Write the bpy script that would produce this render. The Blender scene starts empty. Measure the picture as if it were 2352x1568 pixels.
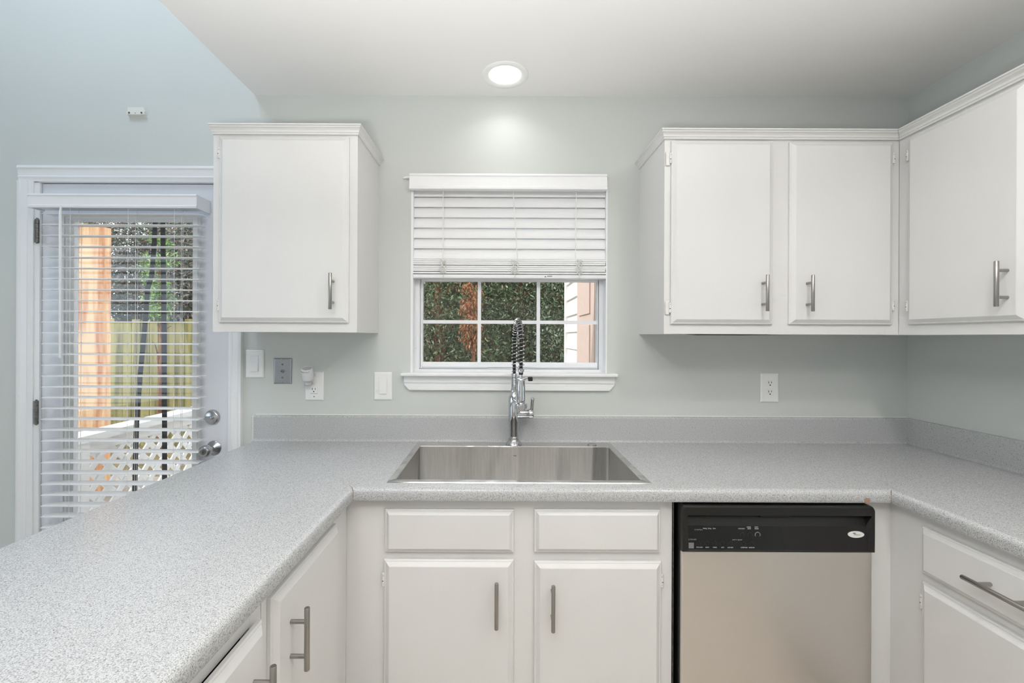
import bpy, bmesh, math, random
import numpy as np
from mathutils import Vector, Matrix

PI = math.pi
scene = bpy.context.scene
COL = scene.collection

# ------------------------------------------------------------------ camera
cam_d = bpy.data.cameras.new('camera')
cam_d.sensor_width = 36.0
cam_d.lens = 16.0
cam_d.shift_x = 0.0119
cam_d.shift_y = -0.00468
cam_d.clip_start = 0.02
cam = bpy.data.objects.new('camera', cam_d)
cam.location = (0.0, -2.03, 1.378)
cam.rotation_euler = (PI / 2, -0.0045, 0.0)
COL.objects.link(cam)
scene.camera = cam

# ------------------------------------------------------------------ colour management
vs = scene.view_settings
vs.view_transform = 'Standard'
vs.look = 'None'
vs.gamma = 1.0
vs.exposure = 0.0
vs.use_curve_mapping = False

# ------------------------------------------------------------------ world and sun
world = bpy.data.worlds.new('sky')
scene.world = world
world.use_nodes = True
bg = world.node_tree.nodes['Background']
bg.inputs['Color'].default_value = (0.88, 0.94, 1.0, 1)
bg.inputs['Strength'].default_value = 3.0

def light(name, kind, loc, power, color=(1, 1, 1), size=0.1, size_y=None, aim=None, spread=None):
    d = bpy.data.lights.new(name, kind)
    d.energy = power
    d.color = color
    if kind == 'AREA':
        d.size = size
        d.shape = 'DISK'
        if size_y:
            d.shape = 'RECTANGLE'
            d.size_y = size_y
        if spread:
            d.spread = spread
    o = bpy.data.objects.new(name, d)
    o.location = loc
    if aim is not None:
        o.rotation_euler = (Vector(aim) - Vector(loc)).to_track_quat('-Z', 'Y').to_euler()
    COL.objects.link(o)
    return o

sun = light('sun', 'SUN', (-6, -2, 8), 2.8, (1.0, 0.95, 0.87), aim=(-6 + 0.80, -2 + 0.15, 8 - 0.58))
sun.data.angle = 0.01
WARM = (1.0, 0.985, 0.955)
# recessed cans in the kitchen ceiling: the one over the sink and four unseen ones assumed behind it
light('sink_can_light', 'AREA', (0.0166, -0.163, 2.440), 0.42, WARM, 0.13, aim=(0.0166, -0.163, 0), spread=2.3)
for cx_, cy_, pw in ((-0.46, -1.25, 1.3), (0.95, -1.40, 6.6), (-0.50, -2.30, 5.2), (0.95, -2.30, 4.0)):
    light('assumed_can_light', 'AREA', (cx_, cy_, 2.44), pw, WARM, 0.13, aim=(cx_, cy_, 0))
# added upward fill behind the camera, for ceiling light of unknown source
light('added_ceiling_fill', 'AREA', (-0.15, -2.20, 1.22), 59, (1.0, 0.995, 0.99), 0.35, aim=(-0.15, -2.20, 2.45), spread=2.5)
# assumed daylight from the vaulted dining room to the left; an added fill comes last
light('assumed_vault_light', 'AREA', (-1.85, -0.9, 4.0), 23, (0.68, 0.82, 1.0), 0.9, 0.7, aim=(-1.95, -0.3, 1.4))  # assumed from the shadow edge on the back wall, no window is built
light('added_dining_light', 'AREA', (-4.3, -2.6, 1.5), 32, (0.74, 0.87, 1.0), 2.4, 1.8, aim=(0.0, -1.7, 2.5))  # added area light for assumed dining daylight, the wall there has no window
light('added_front_fill', 'AREA', (-0.4, -4.7, 1.1), 8, (0.98, 0.99, 1.0), 3.6, 1.9, aim=(-0.2, -1.0, 2.3))  # added soft fill for the cabinet fronts, no glazing is built there

# ------------------------------------------------------------------ materials
def lin(c):
    return tuple(((v / 255.0) / 12.92 if v / 255.0 <= 0.04045 else (((v / 255.0) + 0.055) / 1.055) ** 2.4) for v in c)

def new_mat(name):
    m = bpy.data.materials.new(name)
    m.use_nodes = True
    nt = m.node_tree
    return m, nt, nt.nodes['Principled BSDF']

def nn(nt, t, **kw):
    n = nt.nodes.new(t)
    for k, v in kw.items():
        setattr(n, k, v)
    return n

def plain(name, rgb, rough=0.5, metal=0.0, bump=0.0, bscale=200.0, var=0.0, vscale=3.0, spec=None, stretch=None):
    """painted / metal surface, with procedural tone variation and fine bump"""
    m, nt, p = new_mat(name)
    c = lin(rgb)
    p.inputs['Base Color'].default_value = (*c, 1)
    p.inputs['Roughness'].default_value = rough
    p.inputs['Metallic'].default_value = metal
    if spec is not None:
        p.inputs['Specular IOR Level'].default_value = spec
    tc = nn(nt, 'ShaderNodeTexCoord')
    src = tc.outputs['Object']
    if stretch:
        mp = nn(nt, 'ShaderNodeMapping')
        mp.inputs['Scale'].default_value = stretch
        nt.links.new(src, mp.inputs['Vector'])
        src = mp.outputs['Vector']
    if var > 0:
        n = nn(nt, 'ShaderNodeTexNoise')
        n.inputs['Scale'].default_value = vscale
        n.inputs['Detail'].default_value = 4
        nt.links.new(src, n.inputs['Vector'])
        r = nn(nt, 'ShaderNodeValToRGB')
        r.color_ramp.elements[0].position = 0.3
        r.color_ramp.elements[1].position = 0.7
        r.color_ramp.elements[0].color = (*[v * (1 - var) for v in c], 1)
        r.color_ramp.elements[1].color = (*[min(1, v * (1 + var)) for v in c], 1)
        nt.links.new(n.outputs['Fac'], r.inputs['Fac'])
        nt.links.new(r.outputs['Color'], p.inputs['Base Color'])
    if bump > 0:
        n2 = nn(nt, 'ShaderNodeTexNoise')
        n2.inputs['Scale'].default_value = bscale
        n2.inputs['Detail'].default_value = 3
        nt.links.new(src, n2.inputs['Vector'])
        b = nn(nt, 'ShaderNodeBump')
        b.inputs['Strength'].default_value = bump
        b.inputs['Distance'].default_value = 0.002
        nt.links.new(n2.outputs['Fac'], b.inputs['Height'])
        nt.links.new(b.outputs['Normal'], p.inputs['Normal'])
    return m

M = {}
M['wall'] = plain('wall_paint', (207, 210, 206), 0.75, bump=0.12, bscale=260, var=0.015, vscale=1.5)
M['ceiling'] = plain('ceiling_paint', (236, 235, 233), 0.9, bump=0.08, bscale=300)
M['trim'] = plain('trim_paint', (238, 238, 238), 0.38, bump=0.05, bscale=120, var=0.01)
M['door_paint'] = plain('door_paint', (226, 228, 234), 0.42, bump=0.05, bscale=120, var=0.01)
M['cab'] = plain('cabinet_paint', (223, 222, 220), 0.42, bump=0.10, bscale=70, var=0.012, vscale=6, stretch=(1, 1, 0.5))
M['cab_shade'] = plain('cabinet_shade', (60, 54, 48), 0.8, var=0.1)  # dark colour standing for shade inside the wall cabinets
M['vinyl'] = plain('white_vinyl', (240, 241, 244), 0.35)
M['slat'] = plain('blind_slat', (240, 240, 241), 0.38, bump=0.05, bscale=60, stretch=(0.2, 6, 6))
M['cord'] = plain('blind_cord', (236, 236, 232), 0.8)
M['plate'] = plain('switch_plastic', (238, 238, 236), 0.3)
M['nickel'] = plain('brushed_nickel', (166, 163, 158), 0.30, 1.0, bump=0.08, bscale=300, stretch=(1, 1, 0.1))
M['satin'] = plain('satin_chrome', (190, 190, 192), 0.26, 1.0)
M['chrome'] = plain('chrome', (204, 205, 208), 0.06, 1.0)
M['steel_plate'] = plain('steel_cover_plate', (176, 176, 180), 0.34, 1.0, bump=0.05, bscale=150, stretch=(8, 1, 1))
M['hinge'] = plain('hinge_metal', (120, 118, 114), 0.4, 0.8, var=0.3, vscale=80)
M['hinge_paint'] = plain('hinge_painted', (226, 224, 220), 0.45, var=0.05, vscale=90)
M['chip'] = plain('bare_hinge_chip', (50, 46, 42), 0.5, 0.3)
M['black_plastic'] = plain('black_plastic', (20, 19, 18), 0.28, bump=0.05, bscale=500)
M['black_gloss'] = plain('black_gloss_panel', (15, 15, 17), 0.10)
M['black_matt'] = plain('black_matt', (9, 9, 9), 0.6)
M['rubber'] = plain('black_rubber', (22, 22, 23), 0.55)
M['grey_sq'] = plain('grey_indicator', (120, 120, 120), 0.5)
M['dark_ring'] = plain('button_ring', (52, 52, 54), 0.4)
M['light_ring'] = plain('button_ring_light', (150, 150, 152), 0.4)
M['print'] = plain('white_print', (225, 225, 225), 0.6)
M['badge'] = plain('badge_white', (228, 228, 224), 0.35)
M['ink'] = plain('dark_ink', (46, 46, 46), 0.6)
M['slot'] = plain('socket_slot', (22, 20, 19), 0.7)
M['caulk'] = plain('caulk', (226, 226, 222), 0.6)
M['wood_raw'] = plain('raw_particle_board', (160, 134, 114), 0.8, var=0.2, vscale=300)
M['stain'] = plain('seam_line', (132, 112, 94), 0.7)
M['freshener'] = plain('freshener_plastic', (230, 230, 230), 0.35)
M['freshener_grey'] = plain('freshener_top', (196, 196, 196), 0.4)
M['bracket'] = plain('bracket_plastic', (228, 226, 218), 0.45)
M['lattice'] = plain('white_lattice', (244, 244, 244), 0.5)
M['strap'] = plain('black_strap', (24, 24, 28), 0.6, bump=0.2, bscale=500)
M['deck'] = plain('deck_boards', (150, 140, 130), 0.8, var=0.2, vscale=8, stretch=(10, 1, 1))
M['shutter'] = plain('shutter_paint', (198, 176, 166), 0.6, var=0.05, vscale=20)
M['siding'] = plain('siding', (234, 230, 227), 0.6, var=0.02, vscale=5)
M['bark'] = plain('bark', (120, 82, 62), 0.95, var=0.45, vscale=14, bump=0.6, bscale=30, stretch=(6, 6, 1))
M['ground'] = plain('leaf_litter', (112, 98, 66), 0.95, var=0.4, vscale=6)

def steel(name, rgb, rough, axis_scale, aniso=0.8, rot=0.25, wavy=0.0):
    m, nt, p = new_mat(name)
    p.inputs['Base Color'].default_value = (*lin(rgb), 1)
    p.inputs['Metallic'].default_value = 1.0
    p.inputs['Anisotropic'].default_value = aniso
    p.inputs['Anisotropic Rotation'].default_value = rot
    tg_ = nn(nt, 'ShaderNodeTangent'); tg_.direction_type = 'RADIAL'; tg_.axis = 'Z'
    nt.links.new(tg_.outputs['Tangent'], p.inputs['Tangent'])
    tc = nn(nt, 'ShaderNodeTexCoord')
    mp = nn(nt, 'ShaderNodeMapping')
    mp.inputs['Scale'].default_value = axis_scale
    nt.links.new(tc.outputs['Object'], mp.inputs['Vector'])
    n = nn(nt, 'ShaderNodeTexNoise')
    n.inputs['Scale'].default_value = 60
    n.inputs['Detail'].default_value = 5
    nt.links.new(mp.outputs['Vector'], n.inputs['Vector'])
    mr = nn(nt, 'ShaderNodeMapRange')
    mr.inputs['To Min'].default_value = rough - 0.05
    mr.inputs['To Max'].default_value = rough + 0.06
    nt.links.new(n.outputs['Fac'], mr.inputs['Value'])
    nt.links.new(mr.outputs['Result'], p.inputs['Roughness'])
    b = nn(nt, 'ShaderNodeBump')
    b.inputs['Strength'].default_value = 0.02
    b.inputs['Distance'].default_value = 0.001
    nt.links.new(n.outputs['Fac'], b.inputs['Height'])
    nt.links.new(b.outputs['Normal'], p.inputs['Normal'])
    if wavy:
        mp2 = nn(nt, 'ShaderNodeMapping'); mp2.inputs['Scale'].default_value = (7.0, 7.0, 1.2)
        nt.links.new(tc.outputs['Object'], mp2.inputs['Vector'])
        n2 = nn(nt, 'ShaderNodeTexNoise'); n2.inputs['Scale'].default_value = 1.0; n2.inputs['Detail'].default_value = 1.5
        nt.links.new(mp2.outputs['Vector'], n2.inputs['Vector'])
        b2 = nn(nt, 'ShaderNodeBump'); b2.inputs['Strength'].default_value = wavy; b2.inputs['Distance'].default_value = 0.06
        nt.links.new(n2.outputs['Fac'], b2.inputs['Height'])
        nt.links.new(b.outputs['Normal'], b2.inputs['Normal'])
        nt.links.new(b2.outputs['Normal'], p.inputs['Normal'])
    return m

M['sink'] = steel('sink_steel', (218, 216, 213), 0.22, (2.2, 2.2, 0.10), wavy=0.35)
M['dw_steel'] = steel('dishwasher_steel', (222, 217, 212), 0.30, (8, 8, 0.25))

# speckled laminate
def laminate():
    m, nt, p = new_mat('speckled_laminate')
    tc = nn(nt, 'ShaderNodeTexCoord')
    n1 = nn(nt, 'ShaderNodeTexNoise'); n1.inputs['Scale'].default_value = 520; n1.inputs['Detail'].default_value = 2.5
    n1.inputs['Roughness'].default_value = 0.6
    n2 = nn(nt, 'ShaderNodeTexNoise'); n2.inputs['Scale'].default_value = 260; n2.inputs['Detail'].default_value = 2
    mp = nn(nt, 'ShaderNodeMapping'); mp.inputs['Location'].default_value = (3.1, 7.7, 1.3)
    nt.links.new(tc.outputs['Object'], n1.inputs['Vector'])
    nt.links.new(tc.outputs['Object'], mp.inputs['Vector'])
    nt.links.new(mp.outputs['Vector'], n2.inputs['Vector'])
    r1 = nn(nt, 'ShaderNodeValToRGB')
    e = r1.color_ramp.elements
    e[0].position = 0.36; e[0].color = (*lin((142, 142, 143)), 1)
    e[1].position = 0.62; e[1].color = (*lin((204, 205, 205)), 1)
    k = e.new(0.46); k.color = (*lin((181, 181, 182)), 1)
    k = e.new(0.54); k.color = (*lin((191, 192, 192)), 1)
    nt.links.new(n1.outputs['Fac'], r1.inputs['Fac'])
    r2 = nn(nt, 'ShaderNodeValToRGB')
    e = r2.color_ramp.elements
    e[0].position = 0.30; e[0].color = (0.22, 0.22, 0.23, 1)
    e[1].position = 0.37; e[1].color = (1, 1, 1, 1)
    nt.links.new(n2.outputs['Fac'], r2.inputs['Fac'])
    mx = nn(nt, 'ShaderNodeMix'); mx.data_type = 'RGBA'; mx.blend_type = 'MULTIPLY'
    mx.inputs[0].default_value = 0.6
    nt.links.new(r1.outputs['Color'], mx.inputs[6])
    nt.links.new(r2.outputs['Color'], mx.inputs[7])
    nt.links.new(mx.outputs[2], p.inputs['Base Color'])
    p.inputs['Roughness'].default_value = 0.26
    return m
M['laminate'] = laminate()

def glass():
    m, nt, p = new_mat('window_glass')
    nt.nodes.remove(p)
    out = nt.nodes['Material Output']
    t = nn(nt, 'ShaderNodeBsdfTransparent'); t.inputs['Color'].default_value = (0.95, 0.96, 0.96, 1)
    g = nn(nt, 'ShaderNodeBsdfGlossy'); g.inputs['Roughness'].default_value = 0.02
    lw = nn(nt, 'ShaderNodeFresnel'); lw.inputs['IOR'].default_value = 1.35
    mx = nn(nt, 'ShaderNodeMixShader')
    nt.links.new(lw.outputs['Fac'], mx.inputs['Fac'])
    nt.links.new(t.outputs['BSDF'], mx.inputs[1])
    nt.links.new(g.outputs['BSDF'], mx.inputs[2])
    nt.links.new(mx.outputs['Shader'], out.inputs['Surface'])
    return m
M['glass'] = glass()

def emit(name, col, s):
    m, nt, p = new_mat(name)
    p.inputs['Base Color'].default_value = (0.9, 0.9, 0.9, 1)
    p.inputs['Emission Color'].default_value = (*col, 1)
    p.inputs['Emission Strength'].default_value = s
    return m
M['lens'] = emit('lamp_lens', (1.0, 0.99, 0.97), 3.0)

def wood(name, dark, light_, scale=(1, 1, 0.08), ns=22, lines=0.0):
    m, nt, p = new_mat(name)
    tc = nn(nt, 'ShaderNodeTexCoord')
    mp = nn(nt, 'ShaderNodeMapping'); mp.inputs['Scale'].default_value = scale
    nt.links.new(tc.outputs['Object'], mp.inputs['Vector'])
    n = nn(nt, 'ShaderNodeTexNoise'); n.inputs['Scale'].default_value = ns; n.inputs['Detail'].default_value = 6
    nt.links.new(mp.outputs['Vector'], n.inputs['Vector'])
    r = nn(nt, 'ShaderNodeValToRGB')
    r.color_ramp.elements[0].position = 0.33; r.color_ramp.elements[0].color = (*lin(dark), 1)
    r.color_ramp.elements[1].position = 0.58; r.color_ramp.elements[1].color = (*lin(light_), 1)
    nt.links.new(n.outputs['Fac'], r.inputs['Fac'])
    nt.links.new(r.outputs['Color'], p.inputs['Base Color'])
    if lines:
        wv = nn(nt, 'ShaderNodeTexWave'); wv.bands_direction = 'X'
        wv.inputs['Scale'].default_value = 0.314 / lines
        wv.inputs['Distortion'].default_value = 0.6
        nt.links.new(tc.outputs['Object'], wv.inputs['Vector'])
        rw = nn(nt, 'ShaderNodeValToRGB')
        rw.color_ramp.elements[0].position = 0.02; rw.color_ramp.elements[0].color = (0.50, 0.40, 0.34, 1)
        rw.color_ramp.elements[1].position = 0.14; rw.color_ramp.elements[1].color = (1, 1, 1, 1)
        nt.links.new(wv.outputs['Fac'], rw.inputs['Fac'])
        mx = nn(nt, 'ShaderNodeMix'); mx.data_type = 'RGBA'; mx.blend_type = 'MULTIPLY'
        mx.inputs[0].default_value = 0.8
        nt.links.new(r.outputs['Color'], mx.inputs[6])
        nt.links.new(rw.outputs['Color'], mx.inputs[7])
        nt.links.new(mx.outputs[2], p.inputs['Base Color'])
    p.inputs['Roughness'].default_value = 0.8
    return m
M['timber'] = wood('weathered_timber', (206, 138, 96), (250, 212, 170), lines=0.036)
M['fence'] = wood('fence_boards', (92, 86, 50), (150, 142, 90), (1, 1, 0.06), 14)
M['floor'] = wood('floor_boards', (184, 174, 163), (208, 198, 187), (6, 0.5, 1), 8)

def leaves(name, cols, trans=0.0):
    m, nt, p = new_mat(name)
    g = nn(nt, 'ShaderNodeNewGeometry')
    r = nn(nt, 'ShaderNodeValToRGB')
    r.color_ramp.interpolation = 'CONSTANT'
    e = r.color_ramp.elements
    while len(e) < len(cols):
        e.new(0.5)
    for i, c in enumerate(cols):
        e[i].position = i / len(cols)
        e[i].color = (*lin(c), 1)
    nt.links.new(g.outputs['Random Per Island'], r.inputs['Fac'])
    nt.links.new(r.outputs['Color'], p.inputs['Base Color'])
    p.inputs['Roughness'].default_value = 0.6
    return m
M['leaf_dark'] = leaves('evergreen_leaves', [(66, 78, 52), (88, 102, 66), (108, 124, 86), (76, 88, 58), (134, 146, 112), (116, 94, 68), (92, 110, 76), (72, 84, 58)])
M['leaf_pale'] = leaves('pale_evergreen_leaves', [(96, 114, 84), (120, 138, 108), (146, 162, 134), (100, 116, 84), (166, 180, 154), (126, 112, 86)])
M['leaf_rust'] = leaves('rusty_needles', [(150, 92, 58), (176, 112, 74), (128, 96, 62), (192, 132, 96), (110, 100, 64)])
M['leaf_bright'] = leaves('ivy_leaves', [(112, 152, 74), (88, 126, 58), (140, 176, 104), (162, 176, 116), (104, 132, 72)])
M['leaf_grey'] = leaves('bare_twigs', [(96, 88, 90), (124, 118, 114), (148, 128, 106), (94, 108, 88), (112, 114, 112)])

# ------------------------------------------------------------------ mesh building
class MB:
    def __init__(self):
        self.v = []
        self.f = []
        self.smooth = []

    def add(self, verts, faces, smooth=False):
        o = len(self.v)
        self.v += [tuple(p) for p in verts]
        self.f += [tuple(i + o for i in f) for f in faces]
        self.smooth += [smooth] * len(faces)
        return self

    def box(self, x0, x1, y0, y1, z0, z1):
        x0, x1 = min(x0, x1), max(x0, x1); y0, y1 = min(y0, y1), max(y0, y1); z0, z1 = min(z0, z1), max(z0, z1)
        v = [(x0, y0, z0), (x1, y0, z0), (x1, y1, z0), (x0, y1, z0), (x0, y0, z1), (x1, y0, z1), (x1, y1, z1), (x0, y1, z1)]
        return self.add(v, [(0, 3, 2, 1), (4, 5, 6, 7), (0, 1, 5, 4), (1, 2, 6, 5), (2, 3, 7, 6), (3, 0, 4, 7)])

    def bm(self, b, smooth=False):
        b.verts.index_update()
        self.add([v.co[:] for v in b.verts], [tuple(v.index for v in f.verts) for f in b.faces], smooth)
        b.free()
        return self

    def rbox(self, x0, x1, y0, y1, z0, z1, r=0.003, seg=2):
        """box with all its edges rounded"""
        b = bmesh.new()
        bmesh.ops.create_cube(b, size=1.0)
        for v in b.verts:
            v.co = Vector(((x0 + x1) / 2 + v.co.x * abs(x1 - x0), (y0 + y1) / 2 + v.co.y * abs(y1 - y0), (z0 + z1) / 2 + v.co.z * abs(z1 - z0)))
        bmesh.ops.bevel(b, geom=b.edges[:], offset=r, segments=seg, affect='EDGES', profile=0.5)
        return self.bm(b)

    def panel(self, o, ua, va, na, u0, u1, v0, v1, prof):
        """rectangular slab whose edge follows prof = [(inset, height)...], front closed, back closed"""
        o, ua, va, na = Vector(o), Vector(ua), Vector(va), Vector(na)
        vs_, fs = [], []
        for i, h in prof:
            for a, b in ((u0 + i, v0 + i), (u1 - i, v0 + i), (u1 - i, v1 - i), (u0 + i, v1 - i)):
                vs_.append(o + ua * a + va * b + na * h)
        n = len(prof)
        for k in range(n - 1):
            for j in range(4):
                a, b = 4 * k + j, 4 * k + (j + 1) % 4
                fs.append((a, b, b + 4, a + 4))
        fs.append((0, 3, 2, 1))
        fs.append(tuple(4 * (n - 1) + j for j in range(4)))
        if ua.cross(va).dot(na) < 0:
            fs = [tuple(reversed(f)) for f in fs]
        return self.add(vs_, fs)

    def ring(self, c, ax, r, n=20):
        pass

    def cyl(self, p0, p1, r0, r1=None, n=20, caps=True):
        r1 = r0 if r1 is None else r1
        return self.lathe(p0, (Vector(p1) - Vector(p0)), ([(0, 0)] if caps else []) + [(0, r0), (1, r1)] + ([(1, 0)] if caps else []), n, flat=True)

    def lathe(self, base, axis, prof, n=24, flat=False, absolute=False):
        """prof = [(t along axis, radius)]; t in units of the axis vector, or metres if absolute"""
        base = Vector(base); axis = Vector(axis)
        a = axis.normalized()
        t = Vector((0, 0, 1)) if abs(a.z) < 0.9 else Vector((1, 0, 0))
        u = a.cross(t).normalized(); w = a.cross(u)
        L = 1.0 if absolute else axis.length
        vs_, fs, idx = [], [], []
        for (s, r) in prof:
            c = base + a * (s * L)
            if r <= 1e-9:
                idx.append([len(vs_)]); vs_.append(c)
            else:
                row = []
                for k in range(n):
                    q = 2 * PI * k / n
                    row.append(len(vs_)); vs_.append(c + u * (math.cos(q) * r) + w * (math.sin(q) * r))
                idx.append(row)
        for A, B in zip(idx[:-1], idx[1:]):
            for k in range(n):
                k2 = (k + 1) % n
                if len(A) == 1 and len(B) == 1: continue
                if len(A) == 1: fs.append((A[0], B[k2], B[k]))
                elif len(B) == 1: fs.append((A[k], A[k2], B[0]))
                else: fs.append((A[k], A[k2], B[k2], B[k]))
        return self.add(vs_, fs, True)

    def tube(self, pts, r, n=10, caps=True):
        pts = [Vector(p) for p in pts]
        rr = r if isinstance(r, (list, tuple)) else [r] * len(pts)
        vs_, fs = [], []
        prev = None
        for i, p in enumerate(pts):
            d = (pts[min(i + 1, len(pts) - 1)] - pts[max(i - 1, 0)]).normalized()
            if prev is None:
                t = Vector((0, 0, 1)) if abs(d.z) < 0.9 else Vector((1, 0, 0))
                u = d.cross(t).normalized()
            else:
                u = (prev - d * prev.dot(d)).normalized()
            prev = u
            w = d.cross(u)
            for k in range(n):
                q = 2 * PI * k / n
                vs_.append(p + (u * math.cos(q) + w * math.sin(q)) * rr[i])
        for i in range(len(pts) - 1):
            for k in range(n):
                a, b = i * n + k, i * n + (k + 1) % n
                fs.append((a, b, b + n, a + n))
        if caps:
            fs.append(tuple(reversed(range(n))))
            fs.append(tuple((len(pts) - 1) * n + k for k in range(n)))
        return self.add(vs_, fs, True)

    def prism(self, poly, axis, a0, a1):
        """poly of 2-D points in the plane normal to axis ('x': (y,z), 'y': (x,z), 'z': (x,y))"""
        def pt(p, a):
            return {'x': (a, p[0], p[1]), 'y': (p[0], a, p[1]), 'z': (p[0], p[1], a)}[axis]
        n = len(poly)
        vs_ = [pt(p, a0) for p in poly] + [pt(p, a1) for p in poly]
        fs = [tuple(range(n)), tuple(reversed(range(n, 2 * n)))]
        fs += [(i, i + n, (i + 1) % n + n, (i + 1) % n) for i in range(n)]
        return self.add(vs_, fs)

    def build(self, name, mat, parent=None, loc=None):
        L = Vector(loc) if loc is not None else (ROOTLOC.get(root_of(parent).name_full, Vector((0, 0, 0))) if parent else Vector((0, 0, 0)))
        me = bpy.data.meshes.new(name)
        me.from_pydata([(p[0] - L.x, p[1] - L.y, p[2] - L.z) for p in self.v], [], self.f)
        me.materials.append(mat)
        for p, s in zip(me.polygons, self.smooth):
            p.use_smooth = s
        b = bmesh.new(); b.from_mesh(me)
        bmesh.ops.recalc_face_normals(b, faces=b.faces[:])
        for e in b.edges:
            if len(e.link_faces) == 2 and e.calc_face_angle(0) > 0.7:
                e.smooth = False
        b.to_mesh(me); b.free()
        o = bpy.data.objects.new(name, me)
        COL.objects.link(o)
        if parent:
            o.parent = parent
        else:
            o.location = L
            ROOTLOC[o.name_full] = L
        return o

ROOTLOC = {}
def root_of(o):
    while o.parent:
        o = o.parent
    return o

def tag(o, label, cat, group=None, kind=None):
    o['label'] = label
    o['category'] = cat
    if group: o['group'] = group
    if kind: o['kind'] = kind
    return o

def thing(name, label, cat, loc, group=None, kind=None):
    o = bpy.data.objects.new(name, None)
    o.empty_display_size = 0.05
    o.location = loc
    COL.objects.link(o)
    ROOTLOC[o.name_full] = Vector(loc)
    return tag(o, label, cat, group, kind)

def struct(name, mb, mat, label, cat, loc=(0, 0, 0)):
    return tag(mb.build(name, mat, loc=loc), label, cat, kind='structure')

def text_mb(mb, s, x, z, size, y, align='CENTER', width=None, shear=0.0, spacing=1.0):
    """lettering standing in the XZ plane, read from -Y"""
    cu = bpy.data.curves.new('lettering', 'FONT')
    cu.body = s; cu.size = size; cu.align_x = align; cu.align_y = 'CENTER'; cu.extrude = 0.0; cu.shear = shear
    cu.space_character = spacing; cu.resolution_u = 3
    o = bpy.data.objects.new('lettering', cu)
    COL.objects.link(o)
    dg = bpy.context.evaluated_depsgraph_get()
    me = bpy.data.meshes.new_from_object(o.evaluated_get(dg))
    xs = [v.co.x for v in me.vertices]
    k = 1.0
    if width and xs:
        k = width / max(1e-6, max(xs) - min(xs))
    mb.add([(x + v.co.x * k, y, z + v.co.y) for v in me.vertices], [tuple(p.vertices) for p in me.polygons])
    bpy.data.objects.remove(o); bpy.data.curves.remove(cu); bpy.data.meshes.remove(me)

# ================================================================== THE SETTING
CEIL = 2.451
RX = 1.818           # right wall
LX = -1.098          # left edge of the flat kitchen ceiling
TOP = 4.6
w = MB()
DX0, DX1, DZ = -2.076, -1.180, 2.068      # door opening
WX0, WX1, WZ0, WZ1 = -0.398, 0.478, 1.203, 2.085   # window opening
w.box(-4.5, DX0, 0, 0.14, 0, TOP)
w.box(DX0, DX1, 0, 0.14, DZ, TOP)
w.box(DX1, WX0, 0, 0.14, 0, TOP)
w.box(WX0, WX1, 0, 0.14, 0, WZ0)
w.box(WX0, WX1, 0, 0.14, WZ1, TOP)
w.box(WX1, RX + 0.12, 0, 0.14, 0, TOP)
struct('wall_back', w, M['wall'], 'grey-green painted back wall behind the sink, pale blue in the daylight at left', 'wall')
struct('wall_right', MB().box(RX, RX + 0.12, -5.0, 0, 0, 2.6), M['wall'], 'grey-green painted wall meeting the corner at right', 'wall')
struct('wall_left', MB().box(-4.62, -4.5, -5.0, 0.14, 0, TOP), M['wall'], 'pale blue wall of the dining side, left of the frame', 'wall')
struct('wall_front', MB().box(-4.62, RX + 0.12, -5.12, -5.0, 0, TOP), M['wall'], 'wall behind the camera', 'wall')
struct('wall_upper', MB().box(LX, LX + 0.1, -5.0, 0, CEIL + 0.12, TOP), M['wall'], 'wall face above the left edge of the flat kitchen ceiling', 'wall')
b = bmesh.new()
c_ = MB()
# ceiling slab with a round hole for the sink can
c_.box(LX, RX + 0.12, -5.0, 0.0, CEIL, CEIL + 0.12)
struct('ceiling', c_, M['ceiling'], 'flat white kitchen ceiling with a recessed light near the back wall', 'ceiling')
struct('ceiling_vault', MB().box(-4.62, LX + 0.1, -5.12, 0.14, TOP, TOP + 0.1), M['ceiling'], 'high white ceiling over the dining side', 'ceiling')
struct('floor', MB().box(-4.62, RX + 0.12, -5.12, 0.14, -0.05, 0.0), M['floor'], 'warm brown wooden floor', 'floor')

# ---- door casing
t = MB()
def casing_profile(lo, hi):
    # across the casing: (position, depth), stepped moulding; lo is the outer edge
    d = hi - lo
    return [(lo, 0), (lo, -0.018), (lo + 0.16 * d, -0.020), (lo + 0.26 * d, -0.016), (lo + 0.62 * d, -0.013), (lo + 0.72 * d, -0.015), (lo + 0.86 * d, -0.011), (hi, -0.009), (hi, 0)]
t.prism([(x, y) for x, y in casing_profile(-2.139, -2.074)], 'z', 0, 2.062)
t.prism([(x, y) for x, y in casing_profile(-1.145, -1.205)], 'z', 0, 2.062)
hp = casing_profile(2.127, 2.058)
t.prism([(y, z) for z, y in hp], 'x', -2.139, -1.145)
struct('trim_1', t, M['trim'], 'white moulded casing around the back door', 'trim')

# ---- door
dj = MB()
dj.box(-2.076, -2.050, -0.004, 0.14, 0, 2.068).box(-1.206, -1.180, -0.004, 0.14, 0, 2.068).box(-2.076, -1.180, -0.004, 0.14, 2.056, 2.068)
dj.box(-2.050, -2.040, 0.055, 0.14, 0, 2.056).box(-1.216, -1.206, 0.055, 0.14, 0, 2.056).box(-2.05, -1.206, 0.055, 0.14, 2.044, 2.056)
GX0, GX1, GZ0, GZ1 = -1.928, -1.362, 0.236, 1.898
d = MB()
SX0, SX1 = -2.047, -1.211
d.box(SX0, GX0, 0.006, 0.05, 0.012, 2.052).box(GX1, SX1, 0.006, 0.05, 0.012, 2.052)
d.box(GX0, GX1, 0.006, 0.05, 0.012, GZ0).box(GX0, GX1, 0.006, 0.05, GZ1, 2.052)
door = struct('door_1', d, M['door_paint'], 'white back door with a tall glass lite, behind a white blind', 'door', (-1.63, 0, 0))
dj.build('jamb', M['trim'], door)
lf = MB()
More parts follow.
